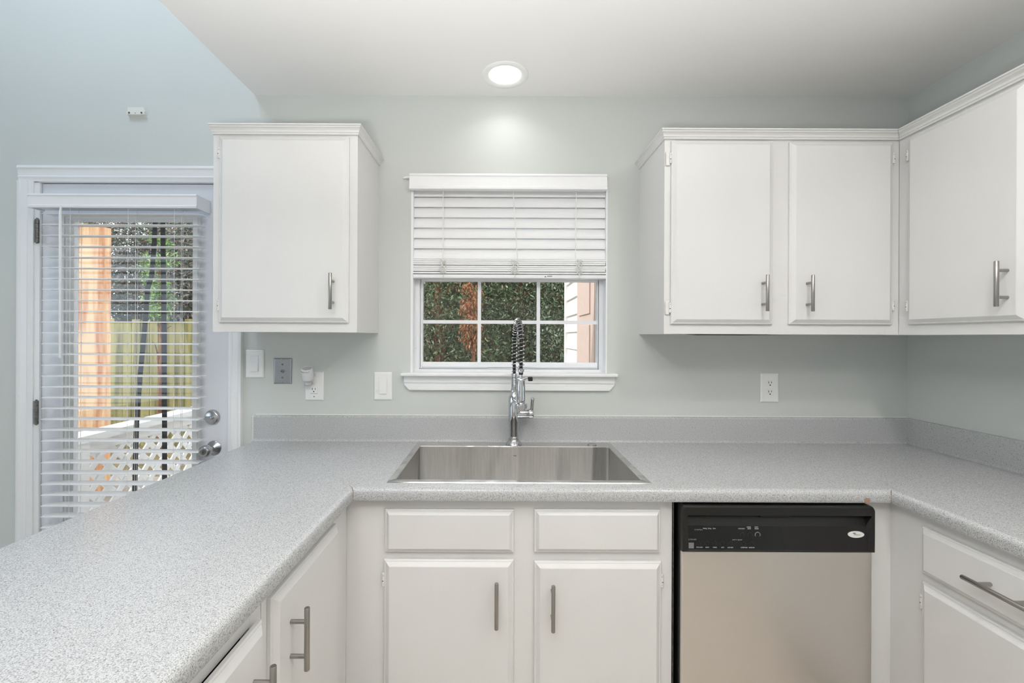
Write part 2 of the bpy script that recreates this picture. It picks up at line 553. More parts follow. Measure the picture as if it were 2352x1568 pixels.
for (x0, x1, z0, z1) in ((-1.950, GX0, 0.215, 1.918), (GX1, -1.338, 0.215, 1.918), (GX0, GX1, 0.215, GZ0), (GX0, GX1, GZ1, 1.918)):
    lf.box(x0, x1, -0.008, 0.006, z0, z1)
for (x0, x1, z0, z1) in ((-1.946, -1.934, 0.219, 1.914), (-1.356, -1.342, 0.219, 1.914), (-1.934, -1.356, 0.219, 0.230), (-1.934, -1.356, 1.904, 1.914)):
    lf.box(x0, x1, -0.013, -0.008, z0, z1)
BD = 0.0135
vs_ = []
for (i_, y_) in ((0.0, -0.008), (0.004, -0.008), (BD, 0.012), (BD, 0.016), (0.0, 0.016)):
    for (a, b_) in ((GX0 + i_, GZ0 + i_), (GX1 - i_, GZ0 + i_), (GX1 - i_, GZ1 - i_), (GX0 + i_, GZ1 - i_)):
        vs_.append((a, y_, b_))
lf.add(vs_, [(4 * k_ + j_, 4 * k_ + (j_ + 1) % 4, 4 * ((k_ + 1) % 5) + (j_ + 1) % 4, 4 * ((k_ + 1) % 5) + j_) for k_ in range(5) for j_ in range(4)])
lf.build('lite_frame', M['trim'], door)
MB().box(GX0, GX1, 0.0165, 0.0205, GZ0, GZ1).build('glass_pane', M['glass'], door)
for hz in (1.838, 1.033, 0.20):
    h = MB()
    h.box(-2.072, -2.052, -0.007, -0.004, hz - 0.050, hz + 0.050)
    for k in range(5):
        h.cyl((-2.054, -0.012, hz - 0.052 + 0.021 * k), (-2.054, -0.012, hz - 0.0325 + 0.021 * k), 0.0075, n=14)
    h.cyl((-2.054, -0.012, hz - 0.056), (-2.054, -0.012, hz + 0.057), 0.004, n=10)
    h.build('hinge', M['hinge'], door)
# deadbolt
db = MB()
db.lathe((-1.2825, 0.006, 1.0128), (0, -1, 0), [(0, 0.034), (0.004, 0.034), (0.012, 0.029), (0.014, 0.026), (0.016, 0.0)], 28, absolute=True)
dbo = db.build('deadbolt', M['satin'], door)
tt = MB()
tt.rbox(-1.2825 - 0.022, -1.2825 + 0.016, -0.030, -0.009, 1.0128 - 0.006, 1.0128 + 0.006, 0.005, 3)
tt.build('thumb_turn', M['satin'], dbo)
kn = MB()
kn.lathe((-1.276, 0.006, 0.875), (0, -1, 0), [(0, 0.033), (0.003, 0.033), (0.010, 0.027), (0.014, 0.018), (0.018, 0.013), (0.034, 0.0125), (0.040, 0.020), (0.050, 0.0255), (0.062, 0.0265), (0.070, 0.024), (0.076, 0.019), (0.0775, 0.0)], 28, absolute=True)
kno = kn.build('door_knob', M['satin'], door)
kc = MB()
kc.lathe((-1.276, -0.0715, 0.875), (0, -1, 0), [(0, 0.012), (0.002, 0.012), (0.002, 0.009), (0.001, 0.008), (0.001, 0.0)], 20, absolute=True)
kc.box(-1.2775, -1.2745, -0.0745, -0.072, 0.870, 0.880)
kc.build('key_cylinder', M['hinge'], kno)

# ---- window
wf = MB()
# returns (drywall lining) white, vinyl frame, sashes
fy0, fy1 = 0.055, 0.13
wf.box(WX0, WX0 + 0.010, 0.0, fy1, WZ0, WZ1).box(WX1 - 0.006, WX1, 0.0, fy1, WZ0, WZ1).box(WX0, WX1, 0.0, fy1, WZ1 - 0.008, WZ1)
FX0, FX1 = WX0 + 0.010, WX1 - 0.006
FR = 0.018
wf.box(FX0, FX0 + FR, fy0, fy1, WZ0, WZ1 - 0.008).box(FX1 - FR, FX1, fy0, fy1, WZ0, WZ1 - 0.008)
wf.box(FX0, FX1, fy0, fy1, WZ1 - 0.04, WZ1 - 0.008).box(FX0, FX1, fy0 - 0.006, fy1, WZ0, WZ0 + 0.026)
wf.box(FX0 + FR, FX0 + FR + 0.006, 0.066, 0.072, WZ0 + 0.03, WZ1 - 0.04).box(FX1 - FR - 0.006, FX1 - FR, 0.066, 0.072, WZ0 + 0.03, WZ1 - 0.04)
win = tag(wf.build('window_1', M['vinyl'], loc=(0.04, 0.06, WZ0)), 'white vinyl kitchen window over the sink, its lower sash with six small panes', 'window', kind='structure')
def sash(y, gx0, gx1, gz0, gz1, st, rail_b, rail_t, muntin_x, muntin_z, nm):
    s = MB()
    s.rbox(gx0 - st, gx0, y - 0.016, y + 0.016, gz0 - rail_b, gz1 + rail_t, 0.003)
    s.rbox(gx1, gx1 + st, y - 0.016, y + 0.016, gz0 - rail_b, gz1 + rail_t, 0.003)
    s.rbox(gx0 - 0.002, gx1 + 0.002, y - 0.016, y + 0.016, gz0 - rail_b, gz0, 0.003)
    s.rbox(gx0 - 0.002, gx1 + 0.002, y - 0.016, y + 0.016, gz1, gz1 + rail_t, 0.003)
    s.box(gx0, gx1, y - 0.021, y - 0.016, gz0 - rail_b + 0.006, gz0 - rail_b + 0.012)
    so = s.build(nm, M['vinyl'], win)
    m_ = MB()
    for mx_ in muntin_x:
        m_.box(mx_ - 0.008, mx_ + 0.008, y - 0.006, y + 0.006, gz0, gz1)
    for mz in muntin_z:
        m_.box(gx0, gx1, y - 0.0055, y + 0.0055, mz - 0.008, mz + 0.008)
    m_.build('muntins', M['vinyl'], so)
    MB().box(gx0, gx1, y + 0.0065, y + 0.0095, gz0, gz1).build('glass_pane', M['glass'], so)
    return so
sash(0.082, -0.356, 0.449, 1.2595, 1.632, 0.013, 0.028, 0.018, (-0.0955, 0.178), (1.4455,), 'lower_sash')
sash(0.117, -0.356, 0.449, 1.672, 2.020, 0.013, 0.022, 0.022, (-0.0955, 0.178), (1.846,), 'upper_sash')
MB().rbox(-0.052, 0.130, 0.050, 0.064, 1.2305, 1.2335, 0.001).build('sash_lift', M['vinyl'], win)
MB().rbox(-0.392, -0.382, 0.048, 0.060, 1.325, 1.382, 0.002).build('sash_latch', M['vinyl'], win)
st_ = MB()
st_.rbox(-0.4355, 0.5190, -0.040, 0.050, 1.2030, 1.2165, 0.004, 3)
struct('trim_2', st_, M['trim'], 'white window stool, the narrow sill shelf below the kitchen window', 'trim')
ap = MB()
z0, z1 = 1.1405, 1.2030
hh = z1 - z0
def apron_layer(dy, za, zb, xi):
    # bottom corners are cut at an angle, like the ends of the moulding
    ap.prism([(-0.4235 + xi, zb), (0.5095 - xi, zb), (0.5095 - xi, max(za, z0 + 0.024)), (0.4865 - xi if za < z0 + 0.024 else 0.5095 - xi, za), (-0.4005 + xi if za < z0 + 0.024 else -0.4235 + xi, za), (-0.4235 + xi, max(za, z0 + 0.024))], 'y', 0.0, dy)
apron_layer(-0.011, z0, z1, 0.0)
ap.box(-0.4235, 0.5095, -0.019, -0.011, z1 - 0.012, z1)
ap.box(-0.4235, 0.5095, -0.015, -0.011, z1 - 0.030, z1 - 0.012)
for (za, zb, dy) in ((z0, z0 + 0.010, -0.016), (z0 + 0.010, z0 + 0.020, -0.0135)):
    ia, ib = [0.0235 * max(0.0, 1 - (q - z0) / 0.024) for q in (za, zb)]
    ap.prism([(-0.4235 + ia, za), (0.5095 - ia, za), (0.5095 - ib, zb), (-0.4235 + ib, zb)], 'y', -0.011, dy)
struct('trim_3', ap, M['trim'], 'white moulded apron under the window stool with clipped lower corners', 'trim')

# ================================================================== BLINDS
# ---- kitchen window blind, half raised
kb = thing('window_blind', 'white faux-wood blind half raised over the kitchen window above the sink', 'blind', (0.035, -0.005, 2.10))
v = MB()
v.prism([(-0.003, 2.026), (-0.003, 2.088), (-0.016, 2.088), (-0.019, 2.096), (-0.026, 2.096), (-0.029, 2.087), (-0.026, 2.083), (-0.026, 2.041), (-0.030, 2.037), (-0.030, 2.028), (-0.026, 2.026)], 'x', -0.4015, 0.4700)
v.build('valance', M['slat'], kb)
MB().box(-0.386, 0.466, 0.006, 0.050, 2.030, 2.070).build('headrail', M['slat'], kb)
MB().tube([(-0.4015, -0.012, 2.084), (-0.415, -0.012, 2.083), (-0.431, -0.011, 2.081)], [0.005, 0.005, 0.004], 8).build('bracket_end', M['slat'], kb)
def slat_mesh(mb, x0, x1, yc, zc, width, tilt, thick=0.0028, crown=0.0035, n=6):
    ct, s_ = math.cos(tilt), math.sin(tilt)
    top, bot = [], []
    for i in range(n + 1):
        a = (i / n - 0.5)
        h = crown * (1 - 4 * a * a)
        for L, hh_ in ((top, h + thick / 2), (bot, h - thick / 2)):
            yy, zz = a * width, hh_
            L.append((yc + yy * ct - zz * s_, zc + yy * s_ + zz * ct))
    mb.prism(top + bot[::-1], 'x', x0, x1)
sl = MB()
KX0, KX1 = -0.3915, 0.4720
for k in range(7):
    zb = 2.006 - 0.0465 * k
    tl = math.radians(74)
    slat_mesh(sl, KX0, KX1, 0.0235, zb + 0.5 * 0.052 * math.sin(tl), 0.052, tl, crown=0.0048)
for k in range(7):
    slat_mesh(sl, KX0 + 0.001 * (k % 2), KX1 - 0.001 * (k % 3), 0.0245 + 0.0012 * ((k * 7) % 3), 1.7205 - 0.0095 * k, 0.050, math.radians(3 - 2 * (k % 3)), thick=0.0078, crown=0.0010)
sl.build('slats', M['slat'], kb)
br = MB(); br.rbox(KX0 - 0.001, KX1 + 0.001, 0.0, 0.050, 1.6385, 1.6555, 0.003)
bro = br.build('bottom_rail', M['slat'], kb)
lb = MB()
# warning print on the underside-front of the bottom rail
lb.add([(0.198, -0.0006, 1.644), (0.206, -0.0006, 1.644), (0.202, -0.0006, 1.6500)], [(0, 1, 2)])
for k, (xa, xb) in enumerate(((0.210, 0.232), (0.209, 0.230))):
    z_ = 1.6490 - 0.0032 * k
    x_ = xa
    while x_ < xb:
        lb.box(x_, x_ + 0.0018, -0.0007, -0.0002, z_, z_ + 0.0018)
        x_ += 0.0026
lb.build('printed_marks', M['ink'], bro)
for i, cx in enumerate((-0.255, 0.056, 0.338)):
    dx = 0.022 if i == 1 else (-0.003 if i else 0.0)
    cd = MB()
    for off in (-0.0010, 0.0010):
        cd.tube([(cx + off, -0.0035, 2.03), (cx + dx * 0.5 + off, -0.0035, 1.87), (cx + dx + off * 0.6, -0.0050, 1.725)], 0.0012, 6)
    cd.build('ladder_cord', M['cord'], kb)
rng = random.Random(4)
for i, cx in enumerate((-0.253, 0.066, 0.352)):
    kt = MB()
    pts = []
    for k in range(60):
        a = k * 0.83
        rr = 0.010 + 0.008 * rng.random()
        pts.append((cx + math.cos(a) * rr * (1.1 if i == 1 else 0.9), -0.008 + 0.004 * math.sin(a * 1.7), 1.690 + 0.036 * math.sin(a * 0.61) * (0.6 + 0.4 * rng.random())))
    kt.tube(pts, 0.0011, 5)
    kt.tube([(cx - 0.006, -0.006, 1.668), (cx + 0.002, -0.004, 1.650), (cx - 0.004, -0.003, 1.643), (cx + 0.005, -0.003, 1.644)], 0.0013, 5)
    kt.build('cord_knot', M['cord'], kb)

# ---- door blind, lowered with open slats
dbn = thing('door_blind', 'white lowered blind with open slats hung on the back door', 'blind', (-1.65, -0.04, 1.95))
v = MB()
vy0, vy1 = -0.088, 0.004
prof = [(vy0 + 0.012, 1.921), (vy0 + 0.012, 1.972), (vy0 + 0.010, 1.980), (vy0, 1.980), (vy0 - 0.002, 1.974), (vy0 + 0.001, 1.968), (vy0 + 0.001, 1.933), (vy0 - 0.002, 1.929), (vy0, 1.921)]
v.prism(prof, 'x', -2.019, -1.297)
v.box(-1.307, -1.297, vy0 + 0.012, vy1, 1.921, 1.978).box(-2.019, -2.009, vy0 + 0.012, -0.022, 1.921, 1.978)
v.build('valance', M['slat'], dbn)
MB().box(-2.002, -1.312, -0.066, -0.020, 1.926, 1.966).build('headrail', M['slat'], dbn)
sl = MB()
k = 0
z_ = 1.8995
while z_ > 0.36:
    slat_mesh(sl, -1.970, -1.2945, -0.050, z_, 0.050, math.radians(2.5), thick=0.0026, crown=0.0022)
    z_ -= 0.0466
sl.build('slats', M['slat'], dbn)
MB().rbox(-1.970, -1.2945, -0.075, -0.025, 0.315, 0.333, 0.003).build('bottom_rail', M['slat'], dbn)
for cx in (-1.846, -1.598, -1.399):
    cd = MB()
    cd.tube([(cx, -0.0765, 1.93), (cx, -0.0765, 0.33)], 0.0009, 5)
    cd.tube([(cx, -0.0235, 1.93), (cx, -0.0235, 0.33)], 0.0009, 5)
    cd.tube([(cx, -0.0765, 0.328), (cx, -0.0235, 0.328)], 0.0009, 5)
    cd.build('ladder_cord', M['cord'], dbn)
    MB().tube([(cx + 0.012, -0.050, 1.93), (cx + 0.012, -0.050, 0.33)], 0.0010, 5).build('lift_cord', M['cord'], dbn)
MB().tube([(-1.8765, -0.086, 1.928), (-1.8765, -0.089, 1.90), (-1.875, -0.089, 1.279)], [0.003, 0.0055, 0.0050], 8).build('tilt_wand', M['slat'], dbn)

# ================================================================== CABINETS
DOOR = [(0, 0), (0, 0.0075), (0.0035, 0.0100), (0.0055, 0.0100), (0.0165, 0.0180), (0.0185, 0.0190)]
DRAWER = [(0, 0), (0, 0.0080), (0.0030, 0.0100), (0.0050, 0.0100), (0.0130, 0.0180), (0.0150, 0.0190)]

def bar_pull(parent, centre, axis, nrm, length=0.134, cc=0.079, stand=0.033, r=0.0061):
    """round bar handle on two posts"""
    c, a, n_ = Vector(centre), Vector(axis), Vector(nrm)
    m = MB()
    bc = c + n_ * stand
    m.lathe(bc - a * length / 2, a, [(0, 0), (0, r * 0.86), (0.0012, r), (length - 0.0012, r), (length, r * 0.86), (length, 0)], 18, absolute=True)
    for s in (-1, 1):
        q = c + a * (s * cc / 2)
        m.cyl(q, q + n_ * stand, 0.0048, n=12)
    return m.build('handle', M['nickel'], parent)

def hinge(parent, p, nrm, side, big=False):
    """small painted semi-wrap hinge at a door edge; side = unit vector away from the door"""
    p, n_, s = Vector(p), Vector(nrm), Vector(side)
    m = MB()
    m.cyl(p + n_ * 0.004 + Vector((0, 0, -0.019)), p + n_ * 0.004 + Vector((0, 0, 0.019)), 0.0042, n=10)
    c0 = p + s * 0.003
    if big:
        q0, q1 = p + s * 0.002, p + s * 0.016
        m.rbox(min(q0.x, q1.x) - 0.0005, max(q0.x, q1.x) + 0.0005, min(q0.y, q1.y) - 0.002, max(q0.y, q1.y) + 0.0004, p.z - 0.026, p.z + 0.026, 0.0008, 1)
    h = m.build('hinge', M['hinge_paint'], parent)
    k = MB()
    for dz, ln, rr_, off in ((-0.0125, 0.0026, 0.0026, -0.0004), (-0.0035, 0.0042, 0.0030, 0.0006), (0.0065, 0.0018, 0.0024, 0.0002), (0.0128, 0.0022, 0.0028, -0.0006)):
        q = p + n_ * 0.0058 + s * off + Vector((0, 0, dz))
        k.lathe(q - Vector((0, 0, ln)), (0, 0, 1), [(0, 0), (ln * 0.5, rr_ * 0.8), (ln, rr_), (ln * 1.6, rr_ * 0.5), (ln * 2, 0)], 8, absolute=True)
    k.build('bare_knuckle', M['chip'], h)
    return h

def frame_y(mb, x0, x1, z0, z1, yb, yf, bars_x, bars_z):
    """face frame in the XZ plane: bars_x = [(xa, xb)] stiles, bars_z = [(za, zb)] rails"""
    for a, b_ in bars_x: mb.box(a, b_, yb, yf, z0, z1)
    for a, b_ in bars_z: mb.box(x0 + 0.001, x1 - 0.001, yb - 0.0004, yf + 0.0004, a + (0.0005 if a == z0 else 0), b_ - (0.0005 if b_ == z1 else 0))

def carcass(x0, x1, y0, y1, z0, z1, t=0.016, open_top=False):
    m = MB()
    m.box(x0, x0 + t, y0, y1, z0, z1).box(x1 - t, x1, y0, y1, z0, z1).box(x0 + t, x1 - t, y0, y1, z0, z0 + t)
    if not open_top: m.box(x0 + t, x1 - t, y0, y1, z1 - t, z1)
    return m

def crown_path(mb, path, prof):
    """mitred moulding: path = [(x, y, outward normals...)] given as corner points and outward offsets directions"""
    rows = []
    for (x, y, ox, oy) in path:
        rows.append([(x + ox * d, y + oy * d, z) for d, z in prof])
    n = len(prof)
    vs_ = [p for r_ in rows for p in r_]
    fs = []
    for i in range(len(rows) - 1):
        for j in range(n):
            a, b_ = i * n + j, i * n + (j + 1) % n
            fs.append((a, b_, b_ + n, a + n))
    fs.append(tuple(range(n)))
    fs.append(tuple(reversed(range((len(rows) - 1) * n, len(rows) * n))))
    mb.add(vs_, fs)

def crown_prof(zb, zt, p=0.036):
    h = zt - zb
    return [(0.0, zb), (0.009, zb), (0.010, zb + 0.16 * h), (0.014, zb + 0.24 * h), (0.016, zb + 0.44 * h), (0.022, zb + 0.60 * h), (0.028, zb + 0.68 * h), (0.029, zb + 0.80 * h), (p, zb + 0.86 * h), (p, zt), (0.0, zt)]

UB = 1.3915       # underside of the wall cabinets
# ---- left wall cabinet
lc = thing('wall_cabinet', 'white single-door wall cabinet hung between the back door and the kitchen window', 'cabinet', (-0.814, -0.15, UB))
X0, X1 = -1.088, -0.5415
carcass(X0, X1, -0.286, 0.0, UB, 2.150).build('carcass', M['cab'], lc)
ff = MB(); frame_y(ff, X0, X1, UB, 2.150, -0.286, -0.305, [(X0, X0 + 0.045), (X1 - 0.045, X1)], [(UB, UB + 0.05), (2.100, 2.150)])
ff.build('face_frame', M['cab'], lc)
MB().box(X0 + 0.045, X1 - 0.045, -0.287, -0.286, UB + 0.05, 2.10).build('opening_shade', M['cab_shade'], lc)  # dark sheet across the door opening, in place of a shaded inside
cr = MB()
pr = crown_prof(2.1375, 2.1665)
crown_path(cr, [(X0, -0.305, 0.0, -1), (X1, -0.305, 0.62, -1), (X1, 0.0, 0.62, 0)], pr)
cr.build('crown_moulding', M['cab'], lc)
dd = MB().panel((0, -0.3055, 0), (1, 0, 0), (0, 0, 1), (0, -1, 0), -1.0605, -0.5715, 1.4275, 2.1275, DOOR).build('door', M['cab'], lc)
bar_pull(dd, (-0.6245, -0.3245, 1.543), (0, 0, 1), (0, -1, 0))
for z_ in (2.066, 1.4935):
    hinge(dd, (-1.0625, -0.310, z_), (0, -1, 0), (-1, 0, 0))

# ---- right wall cabinet (two doors, on the back wall)
rc = thing('wall_cabinet', 'white two-door wall cabinet hung right of the kitchen window', 'cabinet', (1.06, -0.15, UB))
X0, X1 = 0.6215, 1.5105
carcass(X0, X1, -0.286, 0.0, UB, 2.140).build('carcass', M['cab'], rc)
ff = MB(); frame_y(ff, X0, X1, UB, 2.140, -0.286, -0.305, [(X0, X0 + 0.040), (1.015, 1.105), (X1 - 0.05, X1)], [(UB, UB + 0.05), (2.095, 2.140)])
ff.build('face_frame', M['cab'], rc)
MB().box(X0 + 0.04, X1 - 0.05, -0.287, -0.286, UB + 0.05, 2.095).build('opening_shade', M['cab_shade'], rc)  # dark sheet just behind the face frame, for shade behind the doors
cr = MB()
pr = crown_prof(2.1270, 2.1560)
crown_path(cr, [(X0, 0.0, -0.62, 0), (X0, -0.305, -0.62, -1), (1.5105, -0.305, -1, -1)], pr)
cr.build('crown_moulding', M['cab'], rc)
d1 = MB().panel((0, -0.3055, 0), (1, 0, 0), (0, 0, 1), (0, -1, 0), 0.6445, 1.0275, 1.4285, 2.1195, DOOR).build('door', M['cab'], rc)
bar_pull(d1, (0.9835, -0.3245, 1.543), (0, 0, 1), (0, -1, 0))
for z_ in (2.0535, 1.4905):
    hinge(d1, (0.6415, -0.310, z_), (0, -1, 0), (-1, 0, 0), True)
d2 = MB().panel((0, -0.3055, 0), (1, 0, 0), (0, 0, 1), (0, -1, 0), 1.0905, 1.4795, 1.4295, 2.1165, DOOR).build('door', M['cab'], rc)
bar_pull(d2, (1.1500, -0.3245, 1.543), (0, 0, 1), (0, -1, 0))
for z_ in (2.0575, 1.5035):
    hinge(d2, (1.4825, -0.310, z_), (0, -1, 0), (1, 0, 0))
MB().add([(0.70, -0.300, UB - 0.0007), (0.75, -0.300, UB - 0.0042), (0.92, -0.300, UB - 0.0040), (1.12, -0.300, UB - 0.0008), (0.70, -0.296, UB - 0.0007), (0.75, -0.296, UB - 0.0042), (0.92, -0.296, UB - 0.0040), (1.12, -0.296, UB - 0.0008)],
         [(0, 1, 2, 3), (7, 6, 5, 4), (0, 4, 5, 1), (1, 5, 6, 2), (2, 6, 7, 3), (3, 7, 4, 0)]).build('dark_gap', M['black_matt'], rc)

# ---- right wall cabinet on the side wall
sc = thing('wall_cabinet', 'white wall cabinet on the right-hand side wall, at the right edge of the photo', 'cabinet', (1.66, -0.75, UB))
FX = 1.5115
YN = -1.22
m = MB()
m.box(FX + 0.019, RX, -0.003, -0.019, UB, 2.140).box(FX + 0.019, RX, YN + 0.016, YN, UB, 2.140).box(FX + 0.019, RX, -0.019, YN + 0.016, UB, UB + 0.016).box(FX + 0.019, RX, -0.019, YN + 0.016, 2.124, 2.140)
m.build('carcass', M['cab'], sc)
m = MB()
for a, b_ in ((-0.305, -0.372), (-0.715, -0.795), (YN + 0.045, YN)): m.box(FX, FX + 0.019, a, b_, UB, 2.140)
for a, b_ in ((UB, UB + 0.05), (2.095, 2.140)): m.box(FX + 0.0002, FX + 0.0188, -0.305, YN, a, b_)
m.build('face_frame', M['cab'], sc)
cr = MB()
crown_path(cr, [(FX, -0.305, -1, -1), (FX, YN, -1, 0)], pr)
cr.build('crown_moulding', M['cab'], sc)
for (ya, yb, hy) in ((-0.353, -0.732, -0.692), (-0.778, -1.195, -0.820)):
    dd = MB().panel((FX - 0.0005, 0, 0), (0, -1, 0), (0, 0, 1), (-1, 0, 0), -ya, -yb, 1.4295, 2.1165, DOOR).build('door', M['cab'], sc)
    bar_pull(dd, (FX - 0.0195, hy, 1.540), (0, 0, 1), (-1, 0, 0))
    hy2 = ya + 0.003 if ya > -0.5 else yb - 0.003
    for z_ in (2.053, 1.498):
        hinge(dd, (FX - 0.005, hy2, z_), (-1, 0, 0), (0, 1 if ya > -0.5 else -1, 0))

# ---- sink base cabinet
CT = 0.873        # underside of worktop
sb = thing('base_cabinet', 'white sink base cabinet with two false drawer fronts over two doors', 'cabinet', (0.03, -0.3, 0.0))
X0, X1 = -0.477, 0.5415
m = MB()
m.box(X0, X0 + 0.016, -0.586, -0.010, 0.1, CT).box(X1 - 0.016, X1, -0.586, -0.010, 0.1, CT).box(X0, X1, -0.586, -0.010, 0.1, 0.116).box(X0, X1, -0.016, -0.004, 0.1, CT)
m.build('carcass', M['cab'], sb)
ff = MB(); frame_y(ff, X0, X1, 0.1, CT, -0.586, -0.605, [(X0, X0 + 0.135), (0.030, 0.125), (0.487, X1)], [(0.1, 0.15), (0.670, 0.720), (0.825, CT)])
ff.build('face_frame', M['cab'], sb)
MB().box(X0, X1, -0.535, -0.520, 0.0, 0.1).build('toe_kick', M['cab'], sb)
for (a, b_, zt) in ((-0.3545, 0.0460, 0.8405), (0.1100, 0.5030, 0.8420)):
    MB().panel((0, -0.6055, 0), (1, 0, 0), (0, 0, 1), (0, -1, 0), a, b_, zt - 0.1335, zt, DRAWER).build('drawer_front', M['cab'], sb)
for (a, b_, zt, hx, hz, hs) in ((-0.3570, 0.0465, 0.6840, -0.0065, 0.5645, -1), (0.1105, 0.5060, 0.6805, 0.1650, 0.5575, 1)):
    dd = MB().panel((0, -0.6055, 0), (1, 0, 0), (0, 0, 1), (0, -1, 0), a, b_, 0.145, zt, DOOR).build('door', M['cab'], sb)
    bar_pull(dd, (hx, -0.6245, hz), (0, 0, 1), (0, -1, 0), length=0.140)
    for z_ in (0.622, 0.21):
        hinge(dd, ((a - 0.002) if hs < 0 else (b_ + 0.002), -0.610, z_), (0, -1, 0), (hs, 0, 0))

# ---- peninsula base cabinets, facing right
PX = -0.477
def peninsula(label, y_far, y_near, door_far, door_near, z_top, gap, hy, zc, corner):
    p = thing('base_cabinet', label, 'cabinet', (-0.76, (y_far + y_near) / 2, 0))
    m = MB()
    m.box(-1.04, PX - 0.019, y_far, y_far - 0.016, 0.1, CT).box(-1.04, PX - 0.019, y_near + 0.016, y_near, 0.1, CT)
    m.box(-1.04, -1.024, y_far - 0.016, y_near + 0.016, 0.1, CT).box(-1.024, PX - 0.019, y_far - 0.016, y_near + 0.016, 0.1, 0.116)
    m.build('carcass', M['cab'], p)
    m = MB()
    for a, b_ in ((y_far, door_far - 0.018), (door_near + 0.018, y_near)): m.box(PX - 0.019, PX, a, b_, 0.1, CT)
    for a, b_ in ((0.1, 0.16), (z_top - 0.012 + (0.008 if gap > 0.003 else 0), CT)): m.box(PX - 0.0188, PX - 0.0002, y_far, y_near, a, b_)
    m.build('face_frame', M['cab'], p)
    MB().box(PX - 0.0185, PX - 0.0175, door_far - 0.018, door_near + 0.018, 0.16, z_top).build('shade_sheet', M['black_matt'], p)  # black sheet stands for the shade seen through the door gap
    MB().box(PX - 0.085, PX - 0.070, y_far, y_near, 0.0, 0.1).build('toe_kick', M['cab'], p)
    dd = MB().panel((PX + gap, 0, 0), (0, -1, 0), (0, 0, 1), (1, 0, 0), -door_far, -door_near, 0.145, z_top, DOOR).build('door', M['cab'], p)
    bar_pull(dd, (PX + gap + 0.019, hy, zc), (0, 0, 1), (1, 0, 0), length=0.138, cc=0.076, stand=0.036)
    return p
peninsula('white peninsula base cabinet nearest the sink corner, its tall door facing right', -0.606, -1.116, -0.718, -1.094, 0.838, 0.0005, -1.028, 0.711, True)
peninsula('white peninsula base cabinet nearest the camera with a gap above its door', -1.1175, -1.90, -1.141, -1.52, 0.824, 0.0065, -1.190, 0.700, False)

# ---- right base cabinet, facing left
rb = thing('base_cabinet', 'white base cabinet right of the dishwasher with a drawer above a door', 'cabinet', (1.5, -0.98, 0))
BX = 1.226
YF, YN = -0.605, -1.34
m = MB()
m.box(BX + 0.019, RX - 0.002, YF + 0.0, YF - 0.016, 0.1, CT).box(BX + 0.019, RX - 0.002, YN + 0.016, YN, 0.1, CT).box(RX - 0.016, RX - 0.002, YF - 0.016, YN + 0.016, 0.1, CT).box(BX + 0.019, RX - 0.016, YF - 0.016, YN + 0.016, 0.1, 0.116)
m.build('carcass', M['cab'], rb)
m = MB()
for a, b_ in ((YF, -0.745), (-1.14, YN)): m.box(BX, BX + 0.019, a, b_, 0.1, CT)
for a, b_ in ((0.1, 0.16), (0.668, 0.722), (0.825, CT)): m.box(BX + 0.0002, BX + 0.0188, YF, YN, a, b_)
m.build('face_frame', M['cab'], rb)
MB().box(1.1435, BX + 0.019, YF + 0.019, YF, 0.1, CT).build('corner_filler', M['cab'], rb)
MB().box(BX + 0.07, BX + 0.085, YF, YN, 0, 0.1).build('toe_kick', M['cab'], rb)
dr = MB().panel((BX - 0.0005, 0, 0), (0, -1, 0), (0, 0, 1), (-1, 0, 0), 0.722, 1.170, 0.706, 0.8385, DRAWER).build('drawer', M['cab'], rb)
bar_pull(dr, (BX - 0.0195, -0.953, 0.7765), (0, 1, 0), (-1, 0, 0), length=0.150, cc=0.079, stand=0.035)
dd = MB().panel((BX - 0.0005, 0, 0), (0, -1, 0), (0, 0, 1), (-1, 0, 0), 0.722, 1.170, 0.145, 0.682, DOOR).build('door', M['cab'], rb)
for z_ in (0.622, 0.21):
    hinge(dd, (BX - 0.004, -0.7195, z_), (-1, 0, 0), (0, 1, 0))
bar_pull(dd, (BX - 0.0195, -1.125, 0.56), (0, 0, 1), (-1, 0, 0))

# ================================================================== DISHWASHER
dw = thing('dishwasher', 'stainless dishwasher with a black control panel under the right of the worktop', 'dishwasher', (0.85, -0.32, 0))
AX0, AX1 = 0.5565, 1.1420
MB().box(AX0 + 0.003, AX1 - 0.002, -0.590, -0.02, 0.10, 0.868).build('tub', M['black_matt'], dw)
MB().box(AX0 + 0.004, AX1 - 0.004, -0.560, -0.545, 0.0, 0.10).build('toe_panel', M['black_plastic'], dw)
MB().rbox(AX0, AX1 - 0.0005, -0.628, -0.592, 0.12, 0.7265, 0.003).build('door_liner', M['black_plastic'], dw)
MB().rbox(AX0 + 0.0005, AX1 - 0.001, -0.6405, -0.6282, 0.12, 0.7262, 0.0045, 3).build('steel_panel', M['dw_steel'], dw)
MB().box(AX0 - 0.0105, AX0 - 0.0070, -0.600, -0.30, 0.12, 0.860).build('side_strip', M['hinge'], dw)
# control panel: rounded frame with a recessed face
cp = MB()
PZ0, PZ1, PYF, PYB = 0.7270, 0.8690, -0.6520, -0.5925
RX0, RX1, RZ0, RZ1 = 0.5725, 1.1290, 0.7345, 0.8400     # recess
def rounded_rect(x0, x1, z0, z1, r, n=6, lower=0.002):
    pts = []
    for (cx, cz, a0, rr) in ((x1 - lower, z0 + lower, -90, lower), (x1 - r, z1 - r, 0, r), (x0 + r * 0.4, z1 - r * 0.4, 90, r * 0.4), (x0 + lower, z0 + lower, 180, lower)):
        for k in range(n + 1):
            a = math.radians(a0 + 90 * k / n)
            pts.append((cx + rr * math.cos(a), cz + rr * math.sin(a)))
    return pts
out = rounded_rect(AX0, AX1, PZ0, PZ1, 0.016)
n = len(out)
